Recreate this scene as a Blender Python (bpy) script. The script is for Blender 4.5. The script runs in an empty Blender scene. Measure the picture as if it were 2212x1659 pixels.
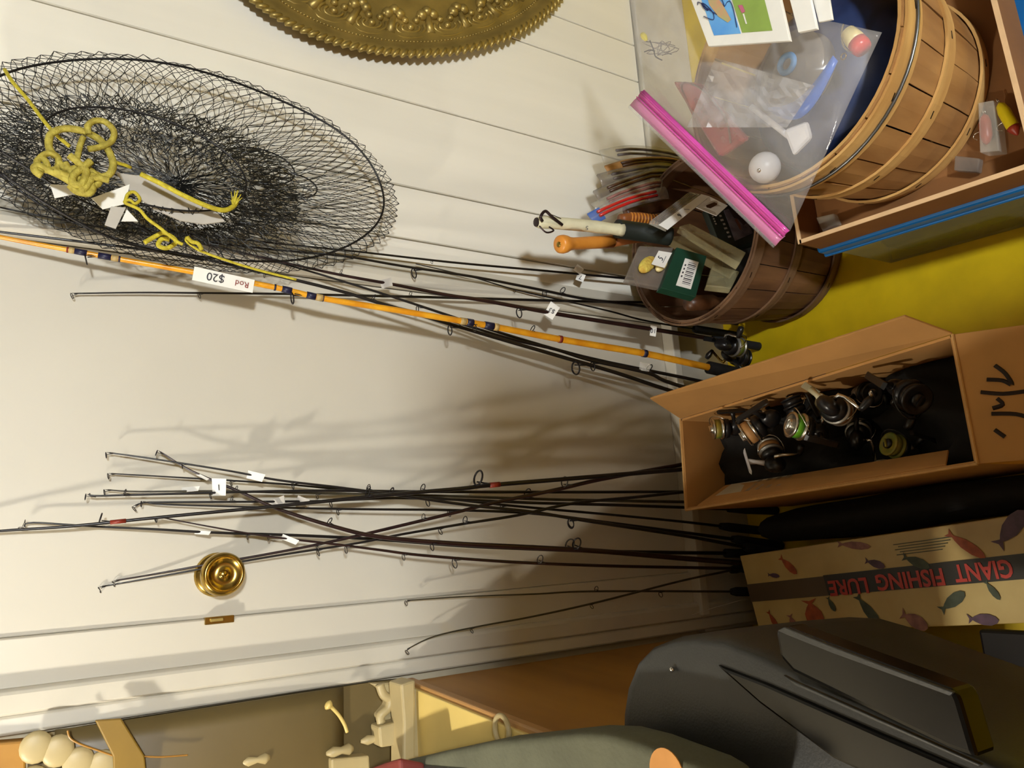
import bpy, bmesh, math, random
import numpy as np
from mathutils import Vector, Matrix

random.seed(7)
SC = bpy.context.scene
COL = SC.collection

# ---------------------------------------------------------------- camera
FPX, CX, CY = 1661.0, 1106.0, 829.5          # focal length and centre in pixels of the 2212x1659 frame
# rows: world X (along the door wall), world Y (into the wall), world Z (up), in image axes (right, down, forward)
RW = [Vector((-0.06349020, -0.97531024, 0.21151580)),
      Vector((-0.52476729, 0.21290361, 0.82419133)),
      Vector((-0.84887472, -0.05866850, -0.52532821))]
EYE = Vector((0.0, 0.0, 1.56))
cam_d = bpy.data.cameras.new('camera')
cam = bpy.data.objects.new('camera', cam_d)
COL.objects.link(cam)
IMX = Vector((RW[0].x, RW[1].x, RW[2].x))     # image right in the world
IMY = Vector((RW[0].y, RW[1].y, RW[2].y))     # image down in the world
FWD = Vector((RW[0].z, RW[1].z, RW[2].z))
mw = Matrix((( IMX.x, -IMY.x, -FWD.x, EYE.x),
             ( IMX.y, -IMY.y, -FWD.y, EYE.y),
             ( IMX.z, -IMY.z, -FWD.z, EYE.z),
             (0, 0, 0, 1)))
cam.matrix_world = mw
cam_d.sensor_width = 36.0
cam_d.lens = FPX / 2212.0 * 36.0
cam_d.clip_start = 0.02
SC.camera = cam
TOCAM = -FWD

# ---------------------------------------------------------------- world, exposure
w = bpy.data.worlds.new('world'); SC.world = w; w.use_nodes = True
w.node_tree.nodes['Background'].inputs[0].default_value = (0.9, 0.85, 0.75, 1)
w.node_tree.nodes['Background'].inputs[1].default_value = 0.02
SC.view_settings.view_transform = 'Standard'
SC.view_settings.look = 'None'
SC.view_settings.gamma = 1.0
SC.view_settings.use_curve_mapping = False
SC.view_settings.exposure = 0.04
LAMP_POS = Vector((-0.90, 0.85, 2.15)); LAMP_W = 1150.0
LAMP2_POS = Vector((0.42, -1.70, 2.08)); LAMP2_W = 640.0
LAMP2_COL = (0.94, 1.0, 1.04)
LAMP_COL = (1.0, 0.94, 0.82)

# ---------------------------------------------------------------- pixel helpers
def ray(x, y):
    v = Vector((x - CX, y - CY, FPX))
    return Vector((RW[0].dot(v), RW[1].dot(v), RW[2].dot(v)))
def PW(x, y, Y):                # point of a pixel on the plane at depth Y
    r = ray(x, y); return EYE + r * (Y / r.y)
def PF(x, y, z):                # point of a pixel on the level z
    r = ray(x, y); return EYE + r * ((z - EYE.z) / r.z)
def PX(x, y, X):
    r = ray(x, y); return EYE + r * (X / r.x)

# ---------------------------------------------------------------- materials
def lin(c):
    c = c / 255.0
    return c / 12.92 if c <= 0.04045 else ((c + 0.055) / 1.055) ** 2.4
def rgb(t): return (lin(t[0]), lin(t[1]), lin(t[2]), 1.0)
MATS = {}
def mat(name, col, rough=0.6, metal=0.0, var=0.12, scale=20.0, stretch=(1, 1, 1), bump=0.0, bscale=None,
        alpha=1.0, col2=None, spec=0.5, coat=0.0, lo=0.35, hi=0.65, trans=0.0):
    if name in MATS: return MATS[name]
    m = bpy.data.materials.new(name); m.use_nodes = True
    nt = m.node_tree; b = nt.nodes['Principled BSDF']
    b.inputs['Roughness'].default_value = rough
    b.inputs['Metallic'].default_value = metal
    b.inputs['Specular IOR Level'].default_value = spec
    b.inputs['Coat Weight'].default_value = coat
    b.inputs['Alpha'].default_value = alpha
    b.inputs['Transmission Weight'].default_value = trans
    tc = nt.nodes.new('ShaderNodeTexCoord'); mp = nt.nodes.new('ShaderNodeMapping')
    mp.inputs['Scale'].default_value = stretch
    nt.links.new(tc.outputs['Object'], mp.inputs['Vector'])
    nz = nt.nodes.new('ShaderNodeTexNoise'); nz.inputs['Scale'].default_value = scale
    nz.inputs['Detail'].default_value = 5.0
    nt.links.new(mp.outputs[0], nz.inputs['Vector'])
    rp = nt.nodes.new('ShaderNodeValToRGB')
    c1 = rgb(col)
    c2 = rgb(col2) if col2 else tuple(v * (1 - var * 2) for v in c1[:3]) + (1,)
    rp.color_ramp.elements[0].position = lo; rp.color_ramp.elements[0].color = c2
    rp.color_ramp.elements[1].position = hi; rp.color_ramp.elements[1].color = c1
    nt.links.new(nz.outputs['Fac'], rp.inputs['Fac'])
    nt.links.new(rp.outputs['Color'], b.inputs['Base Color'])
    if bump > 0:
        n2 = nt.nodes.new('ShaderNodeTexNoise'); n2.inputs['Scale'].default_value = bscale or scale * 3
        n2.inputs['Detail'].default_value = 4.0
        nt.links.new(mp.outputs[0], n2.inputs['Vector'])
        bp = nt.nodes.new('ShaderNodeBump'); bp.inputs['Strength'].default_value = bump
        bp.inputs['Distance'].default_value = 0.004
        nt.links.new(n2.outputs['Fac'], bp.inputs['Height'])
        nt.links.new(bp.outputs['Normal'], b.inputs['Normal'])
    MATS[name] = m
    return m
def emit(name, col, strength):
    m = bpy.data.materials.new(name); m.use_nodes = True
    b = m.node_tree.nodes['Principled BSDF']
    b.inputs['Base Color'].default_value = col + (1,)
    b.inputs['Emission Color'].default_value = col + (1,)
    b.inputs['Emission Strength'].default_value = strength
    MATS[name] = m
    return m
def film(name, col, alpha, rough=0.12, spec=0.8, bump=0.0, bscale=30):
    m = mat(name, col, rough, 0, 0.05, 15, alpha=alpha, spec=spec, bump=bump, bscale=bscale)
    return m

mat('door_paint', (203, 197, 182), 0.5, var=0.03, scale=3, bump=0.05, bscale=60)
mat('trim_paint', (203, 197, 182), 0.4, var=0.05, scale=6, bump=0.06, bscale=50)
mat('stained_paint', (203, 197, 182), 0.4, scale=3.2, stretch=(1, 1, 0.8), col2=(212, 194, 150), lo=0.30, hi=0.42)
mat('panel_paint', (243, 238, 224), 0.55, var=0.04, scale=9, stretch=(1, 1, 0.12), bump=0.10, bscale=40)
mat('wall_paint', (200, 188, 160), 0.7, var=0.05, scale=3)
mat('far_wall_paint', (104, 92, 74), 0.8, var=0.08, scale=3)
mat('ceiling_paint', (96, 84, 66), 0.8, var=0.03, scale=3)
mat('riser_paint', (203, 197, 182), 0.6, var=0.10, scale=8)
mat('yellow_floor', (230, 198, 14), 0.55, var=0.06, scale=14, bump=0.05, bscale=80)
mat('brass', (196, 164, 84), 0.22, 1.0, 0.12, 30)
mat('old_brass', (172, 148, 82), 0.4, 0.6, 0.16, 14, bump=0.03, bscale=60)
mat('black_blank', (26, 22, 22), 0.3, var=0.2, scale=40)
mat('brown_blank', (44, 24, 24), 0.28, var=0.2, scale=40)
mat('olive_blank', (66, 60, 44), 0.35, var=0.2, scale=40)
mat('grey_blank', (120, 112, 96), 0.4, var=0.1, scale=40)
mat('yellow_blank', (236, 170, 40), 0.28, col2=(214, 140, 26), scale=26)
mat('black_foam', (24, 26, 30), 0.85, var=0.2, scale=60, bump=0.3, bscale=300)
mat('cork', (196, 150, 100), 0.8, var=0.2, scale=90)
mat('guide_metal', (96, 92, 88), 0.3, 0.8, 0.2, 30)
mat('guide_dark', (40, 36, 38), 0.35, 0.5, 0.2, 30)
mat('red_thread', (140, 44, 26), 0.5, var=0.15, scale=50)
mat('blue_thread', (30, 30, 62), 0.45, var=0.15, scale=50)
mat('cream_thread', (196, 168, 110), 0.5, var=0.1, scale=50)
mat('paper_white', (240, 238, 230), 0.6, var=0.03, scale=20)
mat('paper_grey', (190, 184, 174), 0.6, var=0.06, scale=20)
mat('ink', (40, 36, 44), 0.6, var=0.1, scale=20)
mat('blue_ink', (30, 38, 100), 0.5, var=0.1, scale=20)
mat('net_wire', (42, 42, 40), 0.5, 0.3, 0.2, 30)
mat('net_ring', (30, 28, 30), 0.35, 0.4, 0.2, 30)
mat('rope_yellow', (186, 172, 72), 0.7, col2=(150, 134, 44), scale=120, bump=0.4, bscale=400)
mat('rope_bright', (206, 192, 52), 0.7, col2=(176, 158, 34), scale=120, bump=0.4, bscale=400)
mat('stave_light', (172, 128, 76), 0.6, col2=(146, 102, 56), scale=26, stretch=(1, 1, 0.15), bump=0.12, bscale=60)
mat('hoop_light', (208, 166, 102), 0.55, col2=(184, 140, 80), scale=22, stretch=(0.4, 0.4, 3), bump=0.1, bscale=60)
mat('stave_dark', (116, 80, 50), 0.65, col2=(84, 54, 32), scale=26, stretch=(1, 1, 0.15), bump=0.12, bscale=60)
mat('hoop_dark', (122, 92, 66), 0.6, col2=(94, 68, 48), scale=22, stretch=(0.4, 0.4, 3), bump=0.1, bscale=60)
mat('wire_grey', (120, 122, 124), 0.35, 0.9, 0.1, 30)
mat('staple', (60, 50, 40), 0.4, 0.8, 0.1, 30)
mat('cardboard', (196, 146, 84), 0.8, var=0.06, scale=12, bump=0.05, bscale=90)
mat('cardboard_edge', (214, 168, 106), 0.85, var=0.08, scale=60)
mat('tray_card', (140, 94, 50), 0.8, var=0.08, scale=12, bump=0.05, bscale=90)
mat('tray_edge', (222, 186, 140), 0.8, var=0.06, scale=30)
mat('tape', (206, 196, 168), 0.35, var=0.06, scale=20)
mat('blue_lid', (10, 106, 178), 0.28, var=0.06, scale=20)
mat('bin_clear', (130, 132, 128), 0.15, var=0.05, scale=12, alpha=0.55)
mat('black_plastic', (22, 22, 24), 0.28, var=0.15, scale=20)
mat('black_gloss', (8, 8, 9), 0.22, var=0.1, scale=20, spec=0.3)
mat('case_grey', (46, 47, 46), 0.42, var=0.06, scale=40, bump=0.08, bscale=400)
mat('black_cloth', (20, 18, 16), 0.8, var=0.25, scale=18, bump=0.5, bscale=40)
mat('wood_side', (172, 124, 46), 0.42, col2=(146, 100, 34), scale=10, stretch=(1, 0.12, 1), bump=0.05)
mat('wood_edge', (176, 132, 78), 0.45, col2=(146, 102, 54), scale=12, stretch=(1, 0.1, 1))
mat('cream_top', (222, 196, 116), 0.4, var=0.04, scale=8)
mat('cream_carved', (186, 168, 122), 0.45, var=0.08, scale=9, bump=0.05)
mat('taupe_panel', (108, 92, 56), 0.4, var=0.06, scale=6)
mat('mustard', (138, 108, 36), 0.5, var=0.08, scale=14)
mat('olive_cloth', (98, 100, 82), 0.85, var=0.10, scale=14, bump=0.3, bscale=120)
mat('orange_print', (206, 146, 78), 0.8, var=0.06, scale=30)
mat('maroon', (128, 52, 44), 0.7, var=0.1, scale=20)
mat('lure_box_print', (206, 184, 122), 0.4, col2=(182, 156, 96), scale=7)
mat('lure_band', (40, 36, 30), 0.4, var=0.1, scale=8)
mat('lure_band_brown', (86, 70, 48), 0.5, var=0.1, scale=8)
mat('lure_red', (196, 60, 48), 0.4, var=0.1, scale=14)
mat('print_orange', (176, 84, 40), 0.5, var=0.2, scale=60)
mat('print_purple', (92, 64, 84), 0.5, var=0.2, scale=60)
mat('print_green', (70, 80, 60), 0.5, var=0.2, scale=60)
mat('print_rose', (160, 110, 100), 0.5, var=0.2, scale=60)
mat('marker', (36, 20, 14), 0.7, var=0.1, scale=30)
mat('silver', (226, 224, 216), 0.26, 1.0, 0.08, 30)
mat('dull_silver', (176, 174, 166), 0.4, 0.7, 0.1, 30)
mat('reel_black', (30, 29, 30), 0.3, var=0.15, scale=20)
mat('reel_tan', (190, 140, 84), 0.55, var=0.1, scale=60)
mat('reel_green', (20, 130, 50), 0.3, col2=(120, 190, 40), scale=30)
mat('reel_cream', (214, 206, 172), 0.4, var=0.05, scale=20)
mat('reel_white', (226, 228, 236), 0.35, var=0.04, scale=20)
mat('reel_olive', (150, 130, 40), 0.5, col2=(90, 110, 40), scale=30)
mat('bag_clear', (226, 222, 220), 0.1, var=0.04, scale=20, alpha=0.17, spec=1.0, bump=0.8, bscale=17)
mat('bag_pink', (236, 96, 190), 0.22, var=0.05, scale=20, alpha=0.86)
mat('bag_pink_light', (238, 150, 200), 0.22, var=0.05, scale=20, alpha=0.72)
mat('pouch_film', (236, 234, 236), 0.12, var=0.05, scale=20, alpha=0.30, spec=1.0)
mat('clear_film', (214, 210, 196), 0.14, var=0.06, scale=20, alpha=0.30, spec=0.9, bump=0.25, bscale=20)
mat('clear_tube', (206, 196, 150), 0.1, var=0.06, scale=20, alpha=0.34, spec=0.9)
mat('smoke_film', (150, 140, 130), 0.14, var=0.15, scale=30, alpha=0.5, spec=0.9)
mat('worm_brown', (92, 58, 34), 0.4, var=0.25, scale=40)
mat('worm_grey', (118, 108, 104), 0.4, var=0.25, scale=40)
mat('green_card', (22, 66, 48), 0.45, var=0.08, scale=14)
mat('dark_card', (44, 54, 48), 0.45, var=0.1, scale=14)
mat('photo_sky', (150, 152, 178), 0.4, col2=(92, 88, 110), scale=26)
mat('photo_dark', (66, 56, 72), 0.45, var=0.2, scale=40)
mat('card_blue', (60, 140, 226), 0.35, col2=(120, 186, 236), scale=10)
mat('card_green', (150, 180, 84), 0.4, col2=(126, 150, 70), scale=12)
mat('fish_pink', (206, 150, 120), 0.4, col2=(176, 176, 120), scale=50)
mat('pink_print', (206, 110, 140), 0.45, var=0.1, scale=20)
mat('blue_plastic', (36, 110, 214), 0.3, var=0.06, scale=20)
mat('blue_pale', (96, 160, 220), 0.35, var=0.08, scale=20)
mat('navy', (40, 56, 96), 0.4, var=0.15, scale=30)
mat('red_clear', (214, 92, 96), 0.15, var=0.12, scale=20, alpha=0.62)
mat('white_plastic', (232, 230, 232), 0.35, var=0.03, scale=20)
mat('red_paint', (206, 34, 34), 0.3, col2=(214, 60, 50), scale=20)
mat('lure_cream', (232, 214, 150), 0.35, var=0.06, scale=20)
mat('lure_yellow', (232, 214, 20), 0.35, var=0.06, scale=20)
mat('lure_redbrown', (170, 62, 40), 0.4, var=0.1, scale=20)
mat('yellow_fluff', (222, 208, 96), 0.9, col2=(190, 150, 60), scale=60, bump=0.6, bscale=200)
mat('handle_wood', (224, 150, 60), 0.35, col2=(206, 128, 44), scale=14)
mat('shaft_brown', (146, 84, 40), 0.45, var=0.1, scale=20)
mat('mask_tape', (222, 216, 182), 0.55, var=0.06, scale=30, bump=0.3, bscale=60)
mat('dark_green', (24, 32, 26), 0.6, var=0.2, scale=20)
mat('dark_metal', (62, 48, 48), 0.35, 0.7, 0.15, 30)
mat('glass_pane', (190, 196, 200), 0.05, var=0.02, scale=5, alpha=0.5)

# ---------------------------------------------------------------- mesh builder
class MB:
    def __init__(s): s.v = []; s.f = []
    def add(s, vs, fs):
        o = len(s.v); s.v += [tuple(v) for v in vs]; s.f += [tuple(i + o for i in f) for f in fs]
        return s
    def box(s, a, b):
        x0, y0, z0 = a; x1, y1, z1 = b
        return s.add([(x0,y0,z0),(x1,y0,z0),(x1,y1,z0),(x0,y1,z0),(x0,y0,z1),(x1,y0,z1),(x1,y1,z1),(x0,y1,z1)],
              [(0,3,2,1),(4,5,6,7),(0,1,5,4),(1,2,6,5),(2,3,7,6),(3,0,4,7)])
    def hexa(s, bot, top):                       # 4 corners each
        return s.add(list(bot) + list(top), [(0,3,2,1),(4,5,6,7),(0,1,5,4),(1,2,6,5),(2,3,7,6),(3,0,4,7)])
    def prism(s, poly, off):                     # polygon extruded by a vector
        n = len(poly); off = Vector(off)
        p = [Vector(q) for q in poly]
        return s.add(p + [q + off for q in p],
              [tuple(range(n))[::-1], tuple(range(n, 2 * n))] + [(i, (i + 1) % n, n + (i + 1) % n, n + i) for i in range(n)])
    def tube(s, path, rad, n=8, cap=True, squash=None):
        P = [Vector(p) for p in path]; m = len(P)
        if not isinstance(rad, (list, tuple)): rad = [rad] * m
        T = [((P[min(i + 1, m - 1)] - P[max(i - 1, 0)]).normalized() if (P[min(i + 1, m - 1)] - P[max(i - 1, 0)]).length > 1e-9 else Vector((0, 0, 1))) for i in range(m)]
        a = Vector((1, 0, 0)) if abs(T[0].x) < 0.8 else Vector((0, 1, 0))
        N = (a - T[0] * a.dot(T[0])).normalized()
        vs = []
        for i in range(m):
            N = N - T[i] * N.dot(T[i])
            N = N.normalized() if N.length > 1e-9 else Vector((0, 0, 1)).cross(T[i]).normalized()
            B = T[i].cross(N)
            for k in range(n):
                t = 2 * math.pi * k / n
                vs.append(P[i] + (N * math.cos(t) + B * math.sin(t) * (squash or 1.0)) * rad[i])
        fs = [(i * n + k, i * n + (k + 1) % n, (i + 1) * n + (k + 1) % n, (i + 1) * n + k) for i in range(m - 1) for k in range(n)]
        if cap: fs += [tuple(range(n))[::-1], tuple(range((m - 1) * n, m * n))]
        return s.add(vs, fs)
    def lathe(s, o, ax, prof, n=24, cap=True):   # prof: (radius, distance along the axis)
        o = Vector(o); ax = Vector(ax).normalized()
        a = Vector((1, 0, 0)) if abs(ax.x) < 0.8 else Vector((0, 1, 0))
        N = (a - ax * a.dot(ax)).normalized(); B = ax.cross(N); m = len(prof)
        vs = [o + ax * d + (N * math.cos(2 * math.pi * k / n) + B * math.sin(2 * math.pi * k / n)) * max(r, 1e-5) for r, d in prof for k in range(n)]
        fs = [(i * n + k, i * n + (k + 1) % n, (i + 1) * n + (k + 1) % n, (i + 1) * n + k) for i in range(m - 1) for k in range(n)]
        if cap: fs += [tuple(range(n))[::-1], tuple(range((m - 1) * n, m * n))]
        return s.add(vs, fs)
    def torus(s, c, ax, R, r, n=24, k=6, sc=(1, 1)):
        c = Vector(c); ax = Vector(ax).normalized()
        a = Vector((1, 0, 0)) if abs(ax.x) < 0.8 else Vector((0, 1, 0))
        N = (a - ax * a.dot(ax)).normalized(); B = ax.cross(N)
        vs = []
        for i in range(n):
            t = 2 * math.pi * i / n; d = N * math.cos(t) * sc[0] + B * math.sin(t) * sc[1]
            for j in range(k):
                u = 2 * math.pi * j / k
                vs.append(c + d * (R + r * math.cos(u)) + ax * r * math.sin(u))
        fs = [(i * k + j, ((i + 1) % n) * k + j, ((i + 1) % n) * k + (j + 1) % k, i * k + (j + 1) % k) for i in range(n) for j in range(k)]
        return s.add(vs, fs)
    def ball(s, c, r, n=12, m=8, sc=(1, 1, 1), axes=None):
        c = Vector(c); ax = axes or (Vector((1,0,0)), Vector((0,1,0)), Vector((0,0,1)))
        vs = []
        for i in range(m + 1):
            p = math.pi * i / m
            for k in range(n):
                t = 2 * math.pi * k / n
                vs.append(c + (ax[0] * math.sin(p) * math.cos(t) * sc[0] + ax[1] * math.sin(p) * math.sin(t) * sc[1] + ax[2] * math.cos(p) * sc[2]) * r)
        fs = [(i * n + k, (i + 1) * n + k, (i + 1) * n + (k + 1) % n, i * n + (k + 1) % n) for i in range(m) for k in range(n)]
        return s.add(vs, fs)
    def grid(s, P):                              # rows of points, one sheet
        m = len(P); n = len(P[0])
        return s.add([p for r in P for p in r], [(i * n + j, i * n + j + 1, (i + 1) * n + j + 1, (i + 1) * n + j) for i in range(m - 1) for j in range(n - 1)])
    def mesh(s, name):
        me = bpy.data.meshes.new(name); me.from_pydata(s.v, [], s.f)
        me.validate(); me.update(); return me
    def build(s, name, m, parent=None, smooth=False, bevel=0.0, seg=2, thick=0.0, sub=0, loc=None):
        me = s.mesh(name); me.materials.append(MATS[m])
        bm = bmesh.new(); bm.from_mesh(me)
        bmesh.ops.remove_doubles(bm, verts=bm.verts, dist=1e-6)
        bmesh.ops.recalc_face_normals(bm, faces=bm.faces)
        bm.to_mesh(me); bm.free()
        o = link(name, me, parent)
        if bevel > 0:
            b = o.modifiers.new('bevel', 'BEVEL'); b.width = bevel; b.segments = seg; b.limit_method = 'ANGLE'
        if thick > 0:
            b = o.modifiers.new('solid', 'SOLIDIFY'); b.thickness = thick; b.offset = 0
        if sub:
            b = o.modifiers.new('sub', 'SUBSURF'); b.levels = sub; b.render_levels = sub
        if smooth:
            for p in me.polygons: p.use_smooth = True
        return o

def link(name, me, parent=None):
    o = bpy.data.objects.new(name, me); COL.objects.link(o)
    if parent is not None:
        o.parent = parent
        if parent.type == 'EMPTY' and parent.parent is None: o.location = -parent.location
    return o
def thing(name, label, cat, loc, group=None):
    o = bpy.data.objects.new(name, None); COL.objects.link(o); o.empty_display_size = 0.05
    o.location = loc; o['label'] = label; o['category'] = cat
    if group: o['group'] = group
    return o
def tag(o, label, cat, group=None):
    o['label'] = label; o['category'] = cat
    if group: o['group'] = group
    return o
def struct(o, label=None):
    o['kind'] = 'structure'
    if label: o['label'] = label
    return o
def catmull(pts, k=6):
    P = [Vector(p) for p in pts]
    if len(P) < 3: return [P[0].lerp(P[-1], i / (k * 2)) for i in range(k * 2 + 1)]
    out = []
    for i in range(len(P) - 1):
        p0 = P[max(i - 1, 0)]; p1 = P[i]; p2 = P[i + 1]; p3 = P[min(i + 2, len(P) - 1)]
        for j in range(k):
            t = j / k
            out.append(0.5 * ((2 * p1) + (p2 - p0) * t + (2 * p0 - 5 * p1 + 4 * p2 - p3) * t * t + (3 * p1 - p0 - 3 * p2 + p3) * t ** 3))
    out.append(P[-1]); return out
def text(body, o, d, up, size, m, parent, name='lettering', extrude=0.0004, spacing=1.0, bold=0.0, width=None):
    d = Vector(d).normalized(); n = d.cross(Vector(up)).normalized(); u = n.cross(d)
    c = bpy.data.curves.new('txt', 'FONT'); c.body = body; c.size = size; c.extrude = extrude; c.offset = bold
    c.space_character = spacing; c.resolution_u = 3; c.align_x = 'CENTER'; c.align_y = 'CENTER'
    t = bpy.data.objects.new('txt', c); COL.objects.link(t)
    bpy.context.view_layer.update()
    me = bpy.data.meshes.new_from_object(t.evaluated_get(bpy.context.evaluated_depsgraph_get()))
    bpy.data.objects.remove(t); bpy.data.curves.remove(c)
    xs = 1.0
    if width:
        ww = [v.co.x for v in me.vertices]; xs = width / (max(ww) - min(ww))
    me.transform(Matrix(((d.x * xs, u.x, n.x, o[0]), (d.y * xs, u.y, n.y, o[1]), (d.z * xs, u.z, n.z, o[2]), (0, 0, 0, 1))))
    me.materials.clear(); me.materials.append(MATS[m])
    me.name = name
    return link(name, me, parent)
class Quad:                                      # four corners in order, a front normal towards the camera
    def __init__(s, pts):
        s.p = [Vector(q) for q in pts]
        n = (s.p[1] - s.p[0]).cross(s.p[3] - s.p[0]).normalized()
        c = sum(s.p, Vector()) / 4
        s.n = n if n.dot(EYE - c) > 0 else -n
        s.c = c
    def at(s, u, v, off=0.0):
        a = s.p[0].lerp(s.p[1], u); b = s.p[3].lerp(s.p[2], u)
        return a.lerp(b, v) + s.n * off
    def slab(s, name, m, parent, th, bevel=0.0):
        return MB().prism(s.p, -s.n * th).build(name, m, parent, bevel=bevel)
    def decal(s, name, m, parent, u0, v0, u1, v1, off=0.0006, th=0.0005):
        q = [s.at(u0, v0, off), s.at(u1, v0, off), s.at(u1, v1, off), s.at(u0, v1, off)]
        return MB().prism(q, -s.n * th).build(name, m, parent)
    def blob(s, name, m, parent, uv, off=0.0008, th=0.0005):
        return MB().prism([s.at(u, v, off) for u, v in uv], -s.n * th).build(name, m, parent)
    def stroke(s, name, m, parent, uv, r, off=0.0008):
        return MB().tube(catmull([s.at(u, v, off) for u, v in uv], 4), r, 5).build(name, m, parent)

# ================================================================ the room
WY = 1.386                                       # face of the door
struct(MB().box((-3.0, -1.9, -0.05), (2.5, 1.62, 0.0)).build('floor', 'yellow_floor'), 'glossy yellow floor')
struct(MB().box((-3.0, -1.9, 2.45), (2.5, 1.62, 2.5)).build('ceiling', 'ceiling_paint'))
struct(MB().box((-3.08, -1.9, 0), (-3.0, 1.62, 2.45)).build('wall_left', 'far_wall_paint'))
struct(MB().box((2.5, -1.9, 0), (2.58, 1.62, 2.45)).build('wall_right', 'far_wall_paint'))
struct(MB().box((-3.0, -1.98, 0), (2.5, -1.9, 2.45)).build('wall_front', 'far_wall_paint'))

# back wall: solid behind, grooved boards to the right of the door
bw = MB()
bw.box((-3.0, 1.40, 0), (-0.212, 1.5, 2.45)).box((0.55, 1.40, 0), (2.5, 1.5, 2.45)).box((-0.212, 1.40, 2.12), (0.55, 1.5, 2.45)).box((-0.212, 1.425, 0.0), (0.55, 1.5, 2.12))
wb = struct(bw.build('wall_back', 'wall_paint'), 'white grooved board wall')
gx = [0.602, 0.655, 0.776, 0.981, 1.238, 1.352, 1.545, 1.80, 2.02, 2.26, 2.5]
for i in range(len(gx) - 1):
    a = gx[i] + (0.0016 if i else 0); b = gx[i + 1] - 0.0016
    MB().prism([(a, 1.402, 0.2), (a, 1.390, 0.2), (a + 0.0015, 1.387, 0.2), (b - 0.0015, 1.387, 0.2), (b, 1.390, 0.2), (b, 1.402, 0.2)], (0, 0, 2.25)).build('board', 'panel_paint', wb)
struct(MB().box((-3.0, 1.385, 0), (-1.06, 1.401, 0.1)).build('baseboard_left', 'trim_paint'))
struct(MB().box((0.605, 1.372, 0), (2.5, 1.4, 0.195)).build('baseboard_right', 'riser_paint', bevel=0.004))

door = struct(MB().box((-0.0765, WY, 0.215), (0.5385, 1.42, 2.10)).build('door_1', 'door_paint', bevel=0.002), 'flat white door with a brass knob')
kb = PW(468, 1241, WY)
kn = MB().lathe(kb, (0, -1, 0), [(0.036, -0.001), (0.036, 0.003), (0.031, 0.008), (0.018, 0.011), (0.0125, 0.018), (0.0125, 0.028)], 32).build('knob_rose', 'brass', door, smooth=True)
MB().lathe(kb, (0, -1, 0), [(0.0125, 0.026), (0.026, 0.031), (0.0335, 0.040), (0.0350, 0.048), (0.0335, 0.056), (0.0300, 0.0605), (0.0280, 0.0612), (0.0268, 0.0600), (0.0262, 0.0570), (0.0070, 0.0535), (0.0062, 0.0560), (0.0045, 0.0575), (0.0, 0.058)], 40).build('knob', 'brass', door, smooth=True)
lp = PW(470, 1337, WY)
MB().box((-0.086, 1.374, lp.z - 0.024), (-0.0745, 1.388, lp.z + 0.022)).build('latch_plate', 'brass', door, bevel=0.001)
MB().box((-0.082, 1.369, lp.z - 0.006), (-0.077, 1.376, lp.z + 0.014)).build('latch_bolt', 'old_brass', door, bevel=0.001)

def casing(name, prof, z0, z1, m='trim_paint'):
    return struct(MB().prism([(x, y, z0) for x, y in prof], (0, 0, z1 - z0)).build(name, m, bevel=0.0012))
casing('trim_1', [(-0.0767, 1.42), (-0.0767, 1.3835), (-0.0790, 1.3800), (-0.148, 1.379), (-0.148, 1.42)], 0.0, 2.12, 'stained_paint')
casing('trim_2', [(-0.146, 1.42), (-0.146, 1.368), (-0.149, 1.363), (-0.154, 1.361), (-0.179, 1.363), (-0.183, 1.372), (-0.184, 1.42)], 0.0, 2.2)
casing('trim_3', [(-0.183, 1.42), (-0.183, 1.372), (-0.186, 1.369), (-0.205, 1.366), (-0.2085, 1.369), (-0.2095, 1.42)], 0.0, 2.2)
casing('trim_4', [(0.5405, 1.42), (0.5405, 1.376), (0.546, 1.367), (0.556, 1.362), (0.568, 1.363), (0.577, 1.370), (0.581, 1.376), (0.604, 1.382), (0.606, 1.42)], 0.20, 2.2)
struct(MB().box((-0.176, 1.352, 0.190), (0.60, 1.392, 0.2145)).build('trim_5', 'trim_paint', bevel=0.003), 'pale door sill ledge')
struct(MB().box((-0.215, 1.374, 0.0), (0.607, 1.42, 0.192)).build('trim_6', 'riser_paint'), 'grey riser below the door sill')

# the room's lamp
cl = thing('ceiling_lamp_left_offscreen', 'bare bulb ceiling lamp hanging over the dresser', 'lamp', (LAMP_POS.x, LAMP_POS.y, 2.45))
MB().lathe((LAMP_POS.x, LAMP_POS.y, 2.45), (0, 0, -1), [(0.07, 0.0), (0.07, 0.015), (0.05, 0.04), (0.012, 0.05), (0.012, 2.45 - LAMP_POS.z - 0.034)], 24).build('canopy', 'brass', cl, smooth=True)
emit('lamp_glass', LAMP_COL, LAMP_W)
MB().ball(LAMP_POS, 0.038, 24, 16).build('bulb_left_offscreen', 'lamp_glass', cl, smooth=True)

cl = thing('ceiling_lamp_behind_offscreen', 'round glass ceiling lamp behind the photographer', 'lamp', (LAMP2_POS.x, LAMP2_POS.y, 2.45))
MB().lathe((LAMP2_POS.x, LAMP2_POS.y, 2.45), (0, 0, -1), [(0.08, 0.0), (0.08, 0.015), (0.05, 0.04), (0.012, 0.05), (0.012, 2.45 - LAMP2_POS.z - 0.085)], 24).build('canopy', 'brass', cl, smooth=True)
emit('lamp_glass_b', LAMP2_COL, LAMP2_W)
MB().ball(LAMP2_POS, 0.10, 24, 16).build('globe_behind_offscreen', 'lamp_glass_b', cl, smooth=True)
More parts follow.
